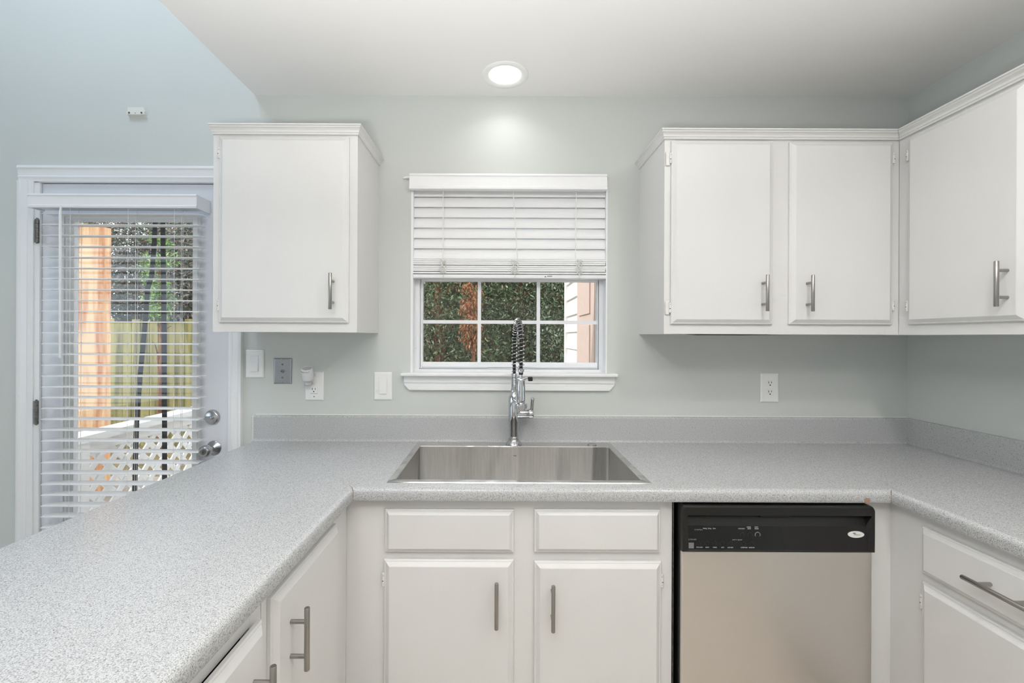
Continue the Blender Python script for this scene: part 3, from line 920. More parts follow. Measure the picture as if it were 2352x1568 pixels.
# outer shell rings: back, front edge (rounded over), then to the recess
def shrink(pts, s):
    cx, cz = (AX0 + AX1) / 2, (PZ0 + PZ1) / 2
    return [(cx + (x - cx) * (1 - s / (AX1 - AX0) * 2), cz + (z - cz) * (1 - s / (PZ1 - PZ0) * 2)) for x, z in pts]
def rect_ring(x0, x1, z0, z1):
    # same number of points as the outline, mapped to the corners of a rectangle
    pts = []
    for (cx, cz) in ((x1, z0), (x1, z1), (x0, z1), (x0, z0)):
        for k in range(7):
            pts.append((cx, cz))
    return pts
rings = [(out, PYB), (out, PYF + 0.006), (shrink(out, 0.0018), PYF + 0.0018), (shrink(out, 0.005), PYF)]
rr = []
for ring, y in rings:
    rr.append([(x, y, z) for x, z in ring])
rr.append([(x, PYF, z) for x, z in rect_ring(RX0, RX1, RZ0, RZ1)])
vs_ = [p for r_ in rr for p in r_]
fs = []
for i in range(len(rr) - 1):
    for j in range(n):
        a, b_ = i * n + j, i * n + (j + 1) % n
        fs.append((a, b_, b_ + n, a + n))
fs.append(tuple(range(n)))
cp.add(vs_, fs)
# recess walls: upper handle pocket deeper than the lower glossy face
ZM = 0.8045
yd, yl = PYF + 0.026, PYF + 0.007
cp.add([(RX0, PYF, RZ1), (RX1, PYF, RZ1), (RX1 - 0.006, yd, RZ1 - 0.004), (RX0 + 0.004, yd, RZ1 - 0.004),
        (RX0 + 0.004, yl + 0.004, ZM), (RX1 - 0.010, yl + 0.004, ZM), (RX0, PYF, RZ0), (RX1, PYF, RZ0), (RX0 + 0.004, PYF + 0.001, RZ0 + 0.001), (RX1 - 0.010, PYF + 0.001, RZ0 + 0.001)],
       [(0, 1, 2, 3), (3, 2, 5, 4), (4, 5, 9, 8), (8, 9, 7, 6), (1, 7, 9, 5, 2), (0, 3, 4, 8, 6)])
cpo = cp.build('control_panel', M['black_plastic'], dw)
MB().box(0.800, 0.889, yd - 0.012, yd + 0.001, 0.8300, 0.8385).build('latch_slot', M['black_matt'], cpo)
vm = MB()
for k in range(15):
    vm.box(0.6262 + k * 0.0056, 0.6296 + k * 0.0056, yd - 0.010, yd, 0.8330, 0.8390)
vm.build('vent_slots', M['black_matt'], cpo)
# slanted lower face: y as a function of z
def yface(z):
    f = (z - RZ0 - 0.001) / (ZM - RZ0 - 0.001)
    return (PYF + 0.001) * (1 - f) + (yl + 0.004) * f
gl = MB()
za, zb = RZ0 + 0.002, ZM - 0.001
gl.add([(RX0 + 0.005, yface(za) - 0.0006, za), (0.868, yface(za) - 0.0006, za), (0.856, yface(zb) - 0.0006, zb), (RX0 + 0.005, yface(zb) - 0.0006, zb),
        (RX0 + 0.005, yface(za) + 0.0004, za), (0.868, yface(za) + 0.0004, za), (0.856, yface(zb) + 0.0004, zb), (RX0 + 0.005, yface(zb) + 0.0004, zb)],
       [(0, 1, 2, 3), (7, 6, 5, 4), (0, 4, 5, 1), (1, 5, 6, 2), (2, 6, 7, 3), (3, 7, 4, 0)])
glo = gl.build('touch_panel', M['black_gloss'], cpo)
def px(zx): return 0.5421 + zx * 1.2309e-4
def pz(zy): return 0.8325 - zy * 1.2309e-4
def put(s, xa, xb, zy, size, spacing=1.0):
    z = pz(zy)
    tx = MB()
    text_mb(tx, s, (px(xa) + px(xb)) / 2, z, size, yface(z) - 0.0010, width=px(xb) - px(xa), spacing=spacing)
    tx.build('printed_word', M['print'], glo)
put('STATUS', 440, 630, 322, 0.0046, 1.9)
put('Washing', 648, 745, 290, 0.0048); put('Drying', 770, 850, 290, 0.0048); put('Clean', 890, 960, 290, 0.0048)
put('CYCLES', 270, 462, 548, 0.0046, 1.9)
put('OPTIONS', 1362, 1592, 553, 0.0046, 1.9)
for s, a, b_ in (('POTS & PANS', 460, 612), ('SMART', 684, 772), ('NORMAL', 866, 964), ('LIGHT', 1070, 1142), ('QUICK RINSE', 1228, 1362), ('HI-TEMP WASH', 1552, 1716), ('HEATED DRY', 1750, 1892)):
    put(s, a, b_, 730, 0.0046)
put('4 HOUR DELAY', 1518, 1682, 292, 0.0046)
put('CANCEL/', 1732, 1838, 255, 0.0046); put('DRAIN', 1752, 1832, 293, 0.0046)
put('START/', 1930, 2016, 255, 0.0046); put('RESUME', 1928, 2022, 293, 0.0046)
def ringmesh(mb, zx, zy, r, wdt):
    z = pz(zy); x = px(zx)
    y = yface(z) - 0.0012
    mb.lathe((x, y + 0.0008, z), (0, -1, 0), [(0, r), (0.0008, r), (0.0008, r - wdt), (0, r - wdt)], 24, absolute=True)
for (zx, zy, r, wd, mt) in ((1612, 432, 0.0066, 0.0010, 'dark_ring'), (1803, 432, 0.0072, 0.0010, 'dark_ring'), (1990, 432, 0.0084, 0.0013, 'light_ring'), (525, 640, 0.0066, 0.0006, 'dark_ring'), (730, 640, 0.0066, 0.0006, 'dark_ring'), (915, 635, 0.0066, 0.0006, 'dark_ring'), (1100, 640, 0.0066, 0.0006, 'dark_ring'), (1295, 640, 0.0066, 0.0006, 'dark_ring'), (1625, 640, 0.0066, 0.0006, 'dark_ring'), (1830, 640, 0.0066, 0.0006, 'dark_ring')):
    m = MB(); ringmesh(m, zx, zy, r, wd)
    m.build('button', M[mt], glo)
m = MB(); z = pz(688)
m.box(px(268), px(395), yface(z) - 0.0022, yface(z), pz(755), pz(620))
m.build('indicator_window', M['grey_sq'], glo)
bd = MB()
bz = 0.7815
bd_pts = [(1.0862 + 0.0245 * math.cos(2 * PI * k / 40), bz + 0.0098 * math.sin(2 * PI * k / 40)) for k in range(40)]
by = yface(bz)
bd.prism(bd_pts, 'y', by + 0.0005, by - 0.0022)
bdo = bd.build('badge', M['badge'], cpo)
bt = MB()
text_mb(bt, 'Whirlpool', 1.0885, bz - 0.0004, 0.0058, by - 0.0025, width=0.0195, shear=0.15)
bt.build('badge_lettering', M['ink'], bdo)
sw = MB()
for (ra, rb_, dz) in ((0.0046, 0.0015, 0.0), (0.0032, 0.0009, 0.0004)):
    ps = []
    for k in range(25):
        a = math.radians(150 - 300 * k / 24)
        ps.append((1.0800 + ra * math.cos(a), by - 0.0026, bz + 0.0042 + dz + rb_ * math.sin(a)))
    sw.tube(ps, 0.00028, 5)
sw.build('badge_swirl', M['ink'], bdo)

# ================================================================== WORKTOP
ct = thing('countertop', 'grey speckled laminate U-shaped worktop with a low backsplash', 'countertop', (0.0, -0.32, 0.873))
CZ = 0.914
xs = [-1.095, -0.445, -0.345, 0.472, 1.197, RX - 0.001]
ys = [-0.001, -0.062, -0.580, -0.640, -1.345, -1.95]
b = bmesh.new()
vd = {}
def gv(i, j):
    if (i, j) not in vd: vd[(i, j)] = b.verts.new((xs[i], ys[j], CZ))
    return vd[(i, j)]
for i in range(5):
    for j in range(5):
        back = j <= 2
        hole = (i == 2 and j == 1)
        left = (i == 0)
        right = (i == 4 and j == 3)
        if (back and not hole) or left or right:
            b.faces.new((gv(i, j), gv(i, j + 1), gv(i + 1, j + 1), gv(i + 1, j)))
bmesh.ops.recalc_face_normals(b, faces=b.faces[:])
ret = bmesh.ops.extrude_face_region(b, geom=b.faces[:])
for v_ in ret['geom']:
    if isinstance(v_, bmesh.types.BMVert):
        v_.co.z = CT
bmesh.ops.recalc_face_normals(b, faces=b.faces[:])
def on_edge(p, q, zz):
    if abs(p.z - zz) > 1e-5 or abs(q.z - zz) > 1e-5: return False
    def both(f): return f(p) and f(q)
    return (both(lambda c: abs(c.y + 0.640) < 1e-5) and min(p.x, q.x) > -0.446 and max(p.x, q.x) < 1.198) or \
           (both(lambda c: abs(c.x + 0.445) < 1e-5) and max(p.y, q.y) < -0.639) or \
           (both(lambda c: abs(c.x - 1.197) < 1e-5) and max(p.y, q.y) < -0.639) or \
           (both(lambda c: abs(c.x + 1.095) < 1e-5))
ed = [e for e in b.edges if on_edge(e.verts[0].co, e.verts[1].co, CZ)]
bmesh.ops.bevel(b, geom=ed, offset=0.016, segments=5, affect='EDGES', profile=0.5, clamp_overlap=False)
ed = [e for e in b.edges if on_edge(e.verts[0].co, e.verts[1].co, CT)]
bmesh.ops.bevel(b, geom=ed, offset=0.006, segments=2, affect='EDGES', profile=0.5, clamp_overlap=False)
m = MB(); m.bm(b, True)
slab = m.build('slab', M['laminate'], ct)
def bs_prof(face, sgn):
    # backsplash section in (depth, z): cove at the foot, rounded top
    t_ = 0.020
    P_ = [(0.0005, CZ)]
    for k in range(5):
        a = math.radians(90 * k / 4)
        P_.append((t_ + 0.010 - 0.010 * math.sin(a), CZ + 0.0002 + 0.010 - 0.010 * math.cos(a)))
    for k in range(5):
        a = math.radians(90 * k / 4)
        P_.append((t_ - 0.008 + 0.008 * math.cos(a), 1.0255 - 0.008 + 0.008 * math.sin(a)))
    P_.append((0.0005, 1.0255))
    return P_
m = MB()
m.prism([(-d_, z_) for d_, z_ in bs_prof(0, 1)], 'x', -1.0870, RX - 0.001)
m.build('backsplash', M['laminate'], ct)
m = MB()
m.prism([(RX - d_, z_) for d_, z_ in bs_prof(0, 1)], 'y', -0.020, -1.345)
m.build('backsplash', M['laminate'], ct)
MB().box(-1.0905, -1.0868, -0.0205, -0.0005, CZ + 0.0005, 1.0240).build('end_cap', M['steel_plate'] if False else M['hinge_paint'], ct)
MB().tube([(-1.087, -0.001, 1.0265), (RX - 0.002, -0.001, 1.0265)], 0.0028, 6).build('caulk_line', M['caulk'], ct)
m = MB(); m.cyl((1.124, -0.6385, 0.8825), (1.124, -0.6410, 0.8825), 0.0090, n=14)
m.build('edge_chip', M['wood_raw'], ct)
m = MB()
m.tube([(1.197 + 0.030, -0.610, CZ + 0.0002), (1.1985, -0.6385, CZ + 0.0002 - 0.004), (1.1972, -0.6402, 0.900), (1.1972, -0.6402, 0.874)], [0.0006, 0.0012, 0.0009, 0.0012], 5)
m.build('seam', M['stain'], ct)
m = MB()
m.tube([(-0.466, -0.615, CZ), (-0.452, -0.632, CZ - 0.0006), (-0.446, -0.6395, CZ - 0.008), (-0.4446, -0.6404, 0.884)], [0.0004, 0.0009, 0.0009, 0.0005], 5)
m.build('seam', M['stain'], ct)

# ================================================================== SINK
sk = thing('kitchen_sink', 'stainless drop-in sink set in the grey worktop under the window', 'sink', (0.064, -0.32, CZ))
OX0, OX1, OY0, OY1 = -0.3565, 0.4835, -0.043, -0.5905     # rim outline
IX0, IX1, IY0, IY1 = -0.334, 0.460, -0.114, -0.5615        # bowl opening
b = bmesh.new()
zr = CZ + 0.0032
zb = CZ - 0.225
def rrect(x0, x1, y0, y1, r, z, n=4):
    pts = []
    for (cx, cy, a0) in ((x1 - r, y0 - r, 0), (x0 + r, y0 - r, 90), (x0 + r, y1 + r, 180), (x1 - r, y1 + r, 270)):
        for k in range(n + 1):
            a = math.radians(a0 + 90 * k / n)
            pts.append((cx + r * math.cos(a), cy + r * math.sin(a), z))
    return pts
loops = [rrect(OX0, OX1, OY0, OY1, 0.002, CZ + 0.0004), rrect(OX0 + 0.0015, OX1 - 0.0015, OY0 - 0.0015, OY1 + 0.0015, 0.002, zr),
         rrect(IX0 - 0.003, IX1 + 0.003, IY0 + 0.003, IY1 - 0.003, 0.012, zr), rrect(IX0, IX1, IY0, IY1, 0.011, zr - 0.003),
         rrect(IX0, IX1, IY0, IY1, 0.011, zb + 0.014), rrect(IX0 + 0.004, IX1 - 0.004, IY0 - 0.004, IY1 + 0.004, 0.011, zb + 0.004), rrect(IX0 + 0.014, IX1 - 0.014, IY0 - 0.014, IY1 + 0.014, 0.011, zb)]
nl = len(loops[0])
vs_ = [p for l_ in loops for p in l_]
fs = []
for i in range(len(loops) - 1):
    for j in range(nl):
        a, b2 = i * nl + j, i * nl + (j + 1) % nl
        fs.append((a, b2, b2 + nl, a + nl))
fs.append(tuple((len(loops) - 1) * nl + j for j in range(nl)))
b.free()
m = MB(); m.add(vs_, fs, True)
bowl = m.build('bowl', M['sink'], sk)
m = MB()
m.lathe((0.064, -0.338, zb + 0.0005), (0, 0, 1), [(0, 0.056), (0.002, 0.056), (0.003, 0.050), (0.001, 0.040), (0.0005, 0.0)], 32, absolute=True)
m.build('drain', M['chrome'], sk)
m = MB()
m.lathe((0.396, -0.083, zr), (0, 0, 1), [(0, 0.0195), (0.003, 0.0195), (0.005, 0.017), (0.0055, 0.0)], 28, absolute=True)
m.build('hole_cover', M['satin'], sk)
m = MB()
zs = 0.8757
m.add([(0.0592, IY0 - 0.0004, zs), (0.0606, IY0 - 0.0004, zs + 0.006), (0.0628, IY0 - 0.0004, zs)], [(0, 1, 2)])
m.box(0.0648, 0.0662, IY0 - 0.0006, IY0 - 0.0002, zs, zs + 0.006).box(0.0662, 0.0722, IY0 - 0.0006, IY0 - 0.0002, zs, zs + 0.0028)
m.build('maker_mark', M['hinge'], bowl)

# ================================================================== FAUCET
FXc, FYc = 0.0616, -0.080
fz = zr
fa = thing('kitchen_faucet', 'chrome spring-neck pull-down faucet standing at the back of the sink', 'faucet', (FXc, FYc, fz))
m = MB()
m.lathe((FXc, FYc, fz), (0, 0, 1), [(0, 0.0), (0, 0.0335), (0.003, 0.0345), (0.008, 0.032), (0.014, 0.026), (0.018, 0.0225), (0.021, 0.0215), (0.023, 0.0225), (0.026, 0.0225), (0.028, 0.0205), (0.031, 0.0205), (0.033, 0.0215), (0.036, 0.0205)], 36, absolute=True)
m.build('base', M['chrome'], fa)
m = MB()
m.lathe((FXc, FYc, fz + 0.035), (0, 0, 1), [(0, 0.0205), (0.050, 0.0215), (0.070, 0.0235), (0.150, 0.0235), (0.168, 0.0225), (0.180, 0.0180), (0.186, 0.0135), (0.188, 0.0125), (0.198, 0.0125), (0.199, 0.0135), (0.203, 0.0135), (0.204, 0.0118), (0.210, 0.0118), (0.211, 0.0)], 36, absolute=True)
body = m.build('body', M['chrome'], fa)
# hose path: up, over toward the room, down to the spray head
HX = 0.0820
hose = []
z_lo = fz + 0.240
for k in range(16):
    hose.append(Vector((FXc + 0.001, FYc, z_lo + (1.348 - z_lo) * k / 15)))
for k in range(1, 32):
    a = PI * k / 32
    hose.append(Vector((FXc + 0.001 + (HX - FXc) * k / 32, FYc - 0.100 + 0.100 * math.cos(a), 1.348 + 0.094 * math.sin(a))))
for k in range(16):
    hose.append(Vector((HX, FYc - 0.200, 1.348 - (1.348 - 1.252) * k / 15)))
m = MB(); m.tube(hose, 0.0066, 12); m.build('hose', M['rubber'], fa)
def helix(path, r, pitch, steps=14):
    # resample the path by arc length
    L = [0.0]
    for p, q in zip(path[:-1], path[1:]): L.append(L[-1] + (q - p).length)
    tot = L[-1]
    npt = int(tot / pitch * steps)
    out_ = []
    u_prev = None
    for i in range(npt + 1):
        s = tot * i / npt
        k = 0
        while k < len(L) - 2 and L[k + 1] < s: k += 1
        f = (s - L[k]) / max(1e-9, L[k + 1] - L[k])
        p = path[k].lerp(path[k + 1], f)
        d_ = (path[k + 1] - path[k]).normalized()
        if u_prev is None: u = d_.cross(Vector((0, 1, 0))).normalized()
        else: u = (u_prev - d_ * u_prev.dot(d_)).normalized()
        u_prev = u
        w_ = d_.cross(u)
        a = 2 * PI * s / pitch
        out_.append(p + (u * math.cos(a) + w_ * math.sin(a)) * r)
    return out_
m = MB(); m.tube(helix(hose, 0.0118, 0.0145), 0.0015, 6); m.build('spring_coil', M['chrome'], fa)
tight = [Vector((FXc + 0.0005, FYc, fz + 0.235 - 0.004 + 0.072 * k / 10)) for k in range(11)]
m = MB(); m.tube(helix(tight, 0.0108, 0.0042, 12), 0.0017, 6); m.tube(tight, 0.0098, 12); m.build('tight_spring', M['chrome'], fa)
# spray head
HY = FYc - 0.200
m = MB()
m.lathe((HX, HY, 1.256), (0, 0, -1), [(0, 0.0), (0, 0.0110), (0.006, 0.0125), (0.011, 0.0125), (0.013, 0.0095), (0.016, 0.0085), (0.016, 0.0)], 28, absolute=True)
m.lathe((HX, HY, 1.233), (0, 0, -1), [(0, 0.0), (0, 0.0060), (0.012, 0.0065), (0.016, 0.0165), (0.020, 0.0185), (0.024, 0.0150), (0.034, 0.0160), (0.044, 0.0170), (0.100, 0.0172), (0.108, 0.0165), (0.110, 0.0230), (0.116, 0.0250), (0.122, 0.0230), (0.126, 0.0190), (0.138, 0.0180), (0.138, 0.0)], 32, absolute=True)
sp = m.build('spray_head', M['chrome'], fa)
m = MB(); m.cyl((HX, HY, 1.2405), (HX, HY, 1.2325), 0.0082, n=20); m.build('rubber_collar', M['rubber'], sp)
m = MB()
for dx in (-0.0085, 0.0085):
    m.tube([(HX + dx, HY - 0.0165, 1.190), (HX + dx, HY - 0.0172, 1.182), (HX + dx, HY - 0.0172, 1.138), (HX + dx * 0.4, HY - 0.0172, 1.130)], 0.0018, 6)
m.build('grip_ridges', M['chrome'], sp)
m = MB()
m.tube([(HX + 0.015, HY, 1.217), (HX + 0.024, HY - 0.004, 1.220), (HX + 0.030, HY - 0.004, 1.216)], [0.003, 0.0032, 0.002], 8)
tg = m.build('spray_toggle', M['chrome'], sp)
MB().rbox(HX + 0.0275, HX + 0.0445, HY - 0.010, HY + 0.004, 1.2085, 1.2245, 0.002).build('toggle_button', M['rubber'], tg)
# docking arm from the body to the spray head
m = MB()
m.tube([(FXc, FYc - 0.015, 1.105), (FXc + 0.006, FYc - 0.08, 1.108), (HX, HY + 0.020, 1.112)], [0.0085, 0.0075, 0.0085], 14)
m.lathe((HX, HY, 1.104), (0, 0, 1), [(0, 0.0195), (0, 0.0245), (0.012, 0.0255), (0.014, 0.0240), (0.014, 0.0195), (0, 0.0195)], 28, absolute=True)
m.build('docking_arm', M['chrome'], fa)
# mixing valve and lever on the right
m = MB()
m.lathe((FXc + 0.015, FYc, 1.048), (1, 0, 0), [(0, 0.0), (0, 0.0200), (0.046, 0.0190), (0.048, 0.0205), (0.052, 0.0215), (0.066, 0.0215), (0.069, 0.0190), (0.070, 0.0)], 32, absolute=True)
vl = m.build('valve', M['chrome'], fa)
m = MB()
m.tube([(FXc + 0.076, FYc - 0.004, 1.060), (FXc + 0.077, FYc - 0.010, 1.080), (FXc + 0.079, FYc - 0.018, 1.112)], [0.0072, 0.0066, 0.0075], 14)
m.lathe((FXc + 0.0791, FYc - 0.0185, 1.110), (0, -0.05, 1), [(0, 0.0074), (0.006, 0.0084), (0.011, 0.0066), (0.013, 0.0)], 18, absolute=True)
m.build('lever', M['chrome'], vl)

# ================================================================== WALL PLATES
def wall_plate(name, label, x0, x1, z0, z1, kind, group=None, mat='plate'):
    p = thing(name, label, 'outlet' if name == 'power_outlet' else ('switch' if name == 'light_switch' else 'cover plate'), ((x0 + x1) / 2, 0, (z0 + z1) / 2), group)
    m = MB().panel((0, -0.0003, 0), (1, 0, 0), (0, 0, 1), (0, -1, 0), x0, x1, z0, z1, [(0, 0), (0, 0.0025), (0.0010, 0.0040), (0.0045, 0.0060), (0.0060, 0.0062)])
    pl = m.build('cover', M[mat], p)
    cx, cz = (x0 + x1) / 2, (z0 + z1) / 2
    return p, pl, cx, cz
def rocker(p, cx, cz):
    m = MB()
    for (a, b_, c0, d0) in ((-0.0185, 0.0185, -0.0355, -0.0345), (-0.0185, 0.0185, 0.0345, 0.0355), (-0.0185, -0.0172, -0.0345, 0.0345), (0.0172, 0.0185, -0.0345, 0.0345)):
        m.box(cx + a, cx + b_, -0.0072, -0.0062, cz + c0, cz + d0)
    m.build('bezel', M['plate'], p)
    m = MB()
    m.add([(cx - 0.0165, -0.0062, cz - 0.034), (cx + 0.0165, -0.0062, cz - 0.034), (cx + 0.0165, -0.0062, cz + 0.034), (cx - 0.0165, -0.0062, cz + 0.034),
           (cx - 0.0165, -0.0108, cz - 0.034), (cx + 0.0165, -0.0108, cz - 0.034), (cx + 0.0165, -0.0072, cz + 0.034), (cx - 0.0165, -0.0072, cz + 0.034)],
          [(0, 1, 2, 3), (4, 7, 6, 5), (0, 4, 5, 1), (1, 5, 6, 2), (2, 6, 7, 3), (3, 7, 4, 0)])
    m.build('rocker', M['plate'], p)
def screws(p, cx, cz, dz, mat='plate'):
    for s in (-1, 1):
        m = MB()
        m.lathe((cx, -0.0062, cz + s * dz), (0, -1, 0), [(0, 0.0032), (0.0008, 0.0030), (0.0012, 0.0)], 14, absolute=True)
        m.build('screw', M[mat], p)
def socket(p, cx, cz, up=False):
    m = MB()
    m.rbox(cx - 0.0165, cx + 0.0165, -0.0078, -0.0055, cz - 0.0140, cz + 0.0140, 0.0010)
    f = m.build('socket_face', M['plate'], p)
    m = MB()
    m.box(cx - 0.0076, cx - 0.0052, -0.0083, -0.0074, cz - 0.0010, cz + 0.0080).box(cx + 0.0050, cx + 0.0072, -0.0083, -0.0074, cz - 0.0000, cz + 0.0075)
    m.cyl((cx, -0.0074, cz - 0.0082), (cx, -0.0083, cz - 0.0082), 0.0028, n=12)
    m.build('slots', M['slot'], f)
p, pl, cx, cz = wall_plate('light_switch', 'white rocker switch beside the door casing, leftmost of the wall plates', -1.1305, -1.0500, 1.1908, 1.3148, 's')
rocker(p, cx, cz)
p, pl, cx, cz = wall_plate('light_switch', 'white rocker switch at the lower left of the kitchen window', -0.5590, -0.4785, 1.0942, 1.2182, 's')
rocker(p, cx, cz); screws(p, cx, cz, 0.048)
p, pl, cx, cz = wall_plate('cable_plate', 'steel cable jack plate below the left wall cabinet', -1.0060, -0.9260, 1.1640, 1.2783, 'c', mat='steel_plate')
screws(p, cx, cz, 0.051, 'satin')
for s in (-1, 1):
    m = MB()
    m.lathe((cx, -0.0062, cz + s * 0.029), (0, -1, 0), [(0, 0.0042), (0.0014, 0.0040), (0.0018, 0.0)], 14, absolute=True)
    m.build('screw', M['hinge'], p)
m = MB()
m.lathe((cx, -0.0062, cz - 0.001), (0, -1, 0), [(0, 0.0080), (0.003, 0.0080), (0.003, 0.0055), (0.010, 0.0052), (0.010, 0.0022), (0.006, 0.0022), (0.006, 0.0)], 18, absolute=True)
m.build('jack', M['nickel'], p)
m = MB(); m.cyl((cx, -0.0140, cz - 0.001), (cx, -0.0164, cz - 0.001), 0.0024, n=12); m.build('jack_hole', M['slot'], p)
p, pl, cx, cz = wall_plate('power_outlet', 'white double outlet left of the window with an air freshener plugged in', -0.8660, -0.7835, 1.0912, 1.2190, 'o')
socket(p, cx - 0.001, cz + 0.0205); socket(p, cx - 0.001, cz - 0.0165)
MB().box(cx - 0.016, cx + 0.016, -0.0066, -0.0060, cz - 0.0345, cz - 0.0333).build('face_seam', M['dark_ring'], p)
m = MB(); m.cyl((cx, -0.006, cz - 0.047), (cx, -0.0072, cz - 0.047), 0.0024, n=12); m.build('screw', M['dark_ring'], p)
p, pl, cx, cz = wall_plate('power_outlet', 'white double outlet below the two-door cabinet, right of the window', 1.1620, 1.2425, 1.0922, 1.2202, 'o')
socket(p, cx, cz + 0.0205); socket(p, cx, cz - 0.0195)
m = MB(); m.cyl((cx, -0.006, cz), (cx, -0.0074, cz), 0.0026, n=12); m.build('screw', M['plate'], p)

# ---- air freshener plugged into the left outlet
af = thing('air_freshener', 'small white plug-in air freshener in the outlet left of the window', 'air freshener', (-0.832, -0.035, 1.20))
AXc, AYc = -0.8365, -0.040
m = MB()
m.rbox(AXc - 0.006, AXc + 0.020, -0.020, -0.0085, 1.165, 1.200, 0.004, 3)
m.rbox(AXc - 0.012, AXc + 0.014, -0.030, -0.018, 1.172, 1.196, 0.004, 3)
m.build('plug_body', M['freshener'], af)
m = MB()
tilt = Vector((0.05, -0.42, 1.0)).normalized()
base = Vector((AXc, AYc, 1.188))
m.lathe(base, tilt, [(0, 0.0), (0, 0.0205), (0.004, 0.0235), (0.030, 0.0245), (0.052, 0.0240), (0.054, 0.0225), (0.0545, 0.0200), (0.0525, 0.0185), (0.0520, 0.0)], 30, absolute=True)
cap = m.build('cap', M['freshener'], af)
m = MB(); m.lathe(base, tilt, [(0.0521, 0.0190), (0.0532, 0.0188), (0.0534, 0.0)], 24, absolute=True); m.build('cap_top', M['freshener_grey'], cap)
m = MB()
tx_ = Vector((1, 0, -0.05)).normalized(); ty_ = tilt.cross(tx_).normalized()
for k in range(7):
    a = math.radians(-90 + (-39 + 13 * k))
    d_ = tx_ * math.cos(a) + ty_ * math.sin(a)
    q = base + tilt * 0.0425 + d_ * 0.0247
    hgt = (0.0075, 0.005, 0.0065, 0.005, 0.006, 0.005, 0.007)[k]
    m.tube([q, q + tilt * hgt], 0.0007, 5)
m.build('printed_marks', M['ink'], cap)
m = MB()
m.lathe(Vector((AXc - 0.004, AYc + 0.006, 1.160)), (0, 0, 1), [(0, 0.0), (0, 0.013), (0.003, 0.016), (0.022, 0.0175), (0.026, 0.014), (0.030, 0.011)], 22, absolute=True)
m.build('scent_bottle', M['freshener_grey'], af)

# ---- curtain / blind bracket high on the left wall
bk = thing('wall_bracket', 'small white plastic mounting bracket high on the blue wall above the door', 'bracket', (-1.62, 0, 2.372))
m = MB()
m.prism([(-1.6590, 2.3558), (-1.5800, 2.3558), (-1.5815, 2.372), (-1.5900, 2.3905), (-1.6590, 2.3905)], 'y', 0.0, -0.008)
m.box(-1.6590, -1.5800, -0.0135, -0.008, 2.3555, 2.3680)
m.build('bracket_body', M['bracket'], bk)
for sx in (-1.647, -1.592):
    m = MB()
    m.lathe((sx, -0.0135, 2.3625), (0, -1, 0), [(0, 0.0042), (0.0015, 0.0040), (0.0018, 0.0)], 12, absolute=True)
    m.build('screw', M['hinge'], bk)
m = MB(); m.cyl((-1.6195, -0.0132, 2.3615), (-1.6195, -0.0138, 2.3615), 0.0018, n=10); m.build('screw_hole', M['slot'], bk)

# ---- recessed ceiling light
rl = thing('recessed_light', 'round white recessed ceiling light, switched on above the window', 'ceiling light', (0.0166, -0.163, CEIL))
m = MB()
m.lathe((0.0166, -0.163, CEIL), (0, 0, -1), [(0, 0.0960), (0.003, 0.0960), (0.0050, 0.0930), (0.0050, 0.0740), (0.002, 0.0690), (0.0008, 0.0660)], 48, absolute=True)
m.build('trim_ring', M['plate'], rl)
m = MB()
m.lathe((0.0166, -0.163, CEIL), (0, 0, -1), [(0.0006, 0.0685), (0.0030, 0.0600), (0.0040, 0.0)], 40, absolute=True)
m.build('lens', M['lens'], rl)

# ================================================================== OUTSIDE
struct('ground', MB().box(-16, 12, 0.14, 18, -0.60, -0.45), M['ground'], 'leaf-strewn ground of the back yard', 'ground')
struct('deck', MB().box(-4.2, -0.9, 0.145, 2.6, -0.14, -0.06), M['deck'], 'weathered deck outside the back door', 'deck')

# house wing seen at the right of the window
hw = thing('house_wing', 'pale lap-sided house wing seen through the right of the kitchen window', 'building', (1.6, 1.3, -0.45))
m = MB()
m.box(0.665, 2.6, 0.150, 2.43, -0.45, 3.4)
for k in range(25):
    z0 = -0.40 + 0.152 * k
    m.add([(0.665, 0.16, z0 + 0.152), (0.645, 0.16, z0), (0.665, 0.16, z0), (0.665, 2.43, z0 + 0.152), (0.645, 2.43, z0), (0.665, 2.43, z0)],
          [(0, 1, 4, 3), (1, 2, 5, 4), (0, 2, 1), (3, 4, 5)])
m.build('siding', M['siding'], hw)
MB().box(0.635, 0.70, 2.40, 2.46, -0.45, 3.4).build('corner_board', M['siding'], hw)
m = MB()
m.box(0.615, 0.645, 0.94, 1.60, 0.70, 2.15)
for (za, zb) in ((0.78, 1.10), (1.18, 1.46), (1.54, 1.84), (1.9, 2.1)):
    m.box(0.605, 0.615, 1.06, 1.48, za, zb)
m.build('shutter', M['shutter'], hw)

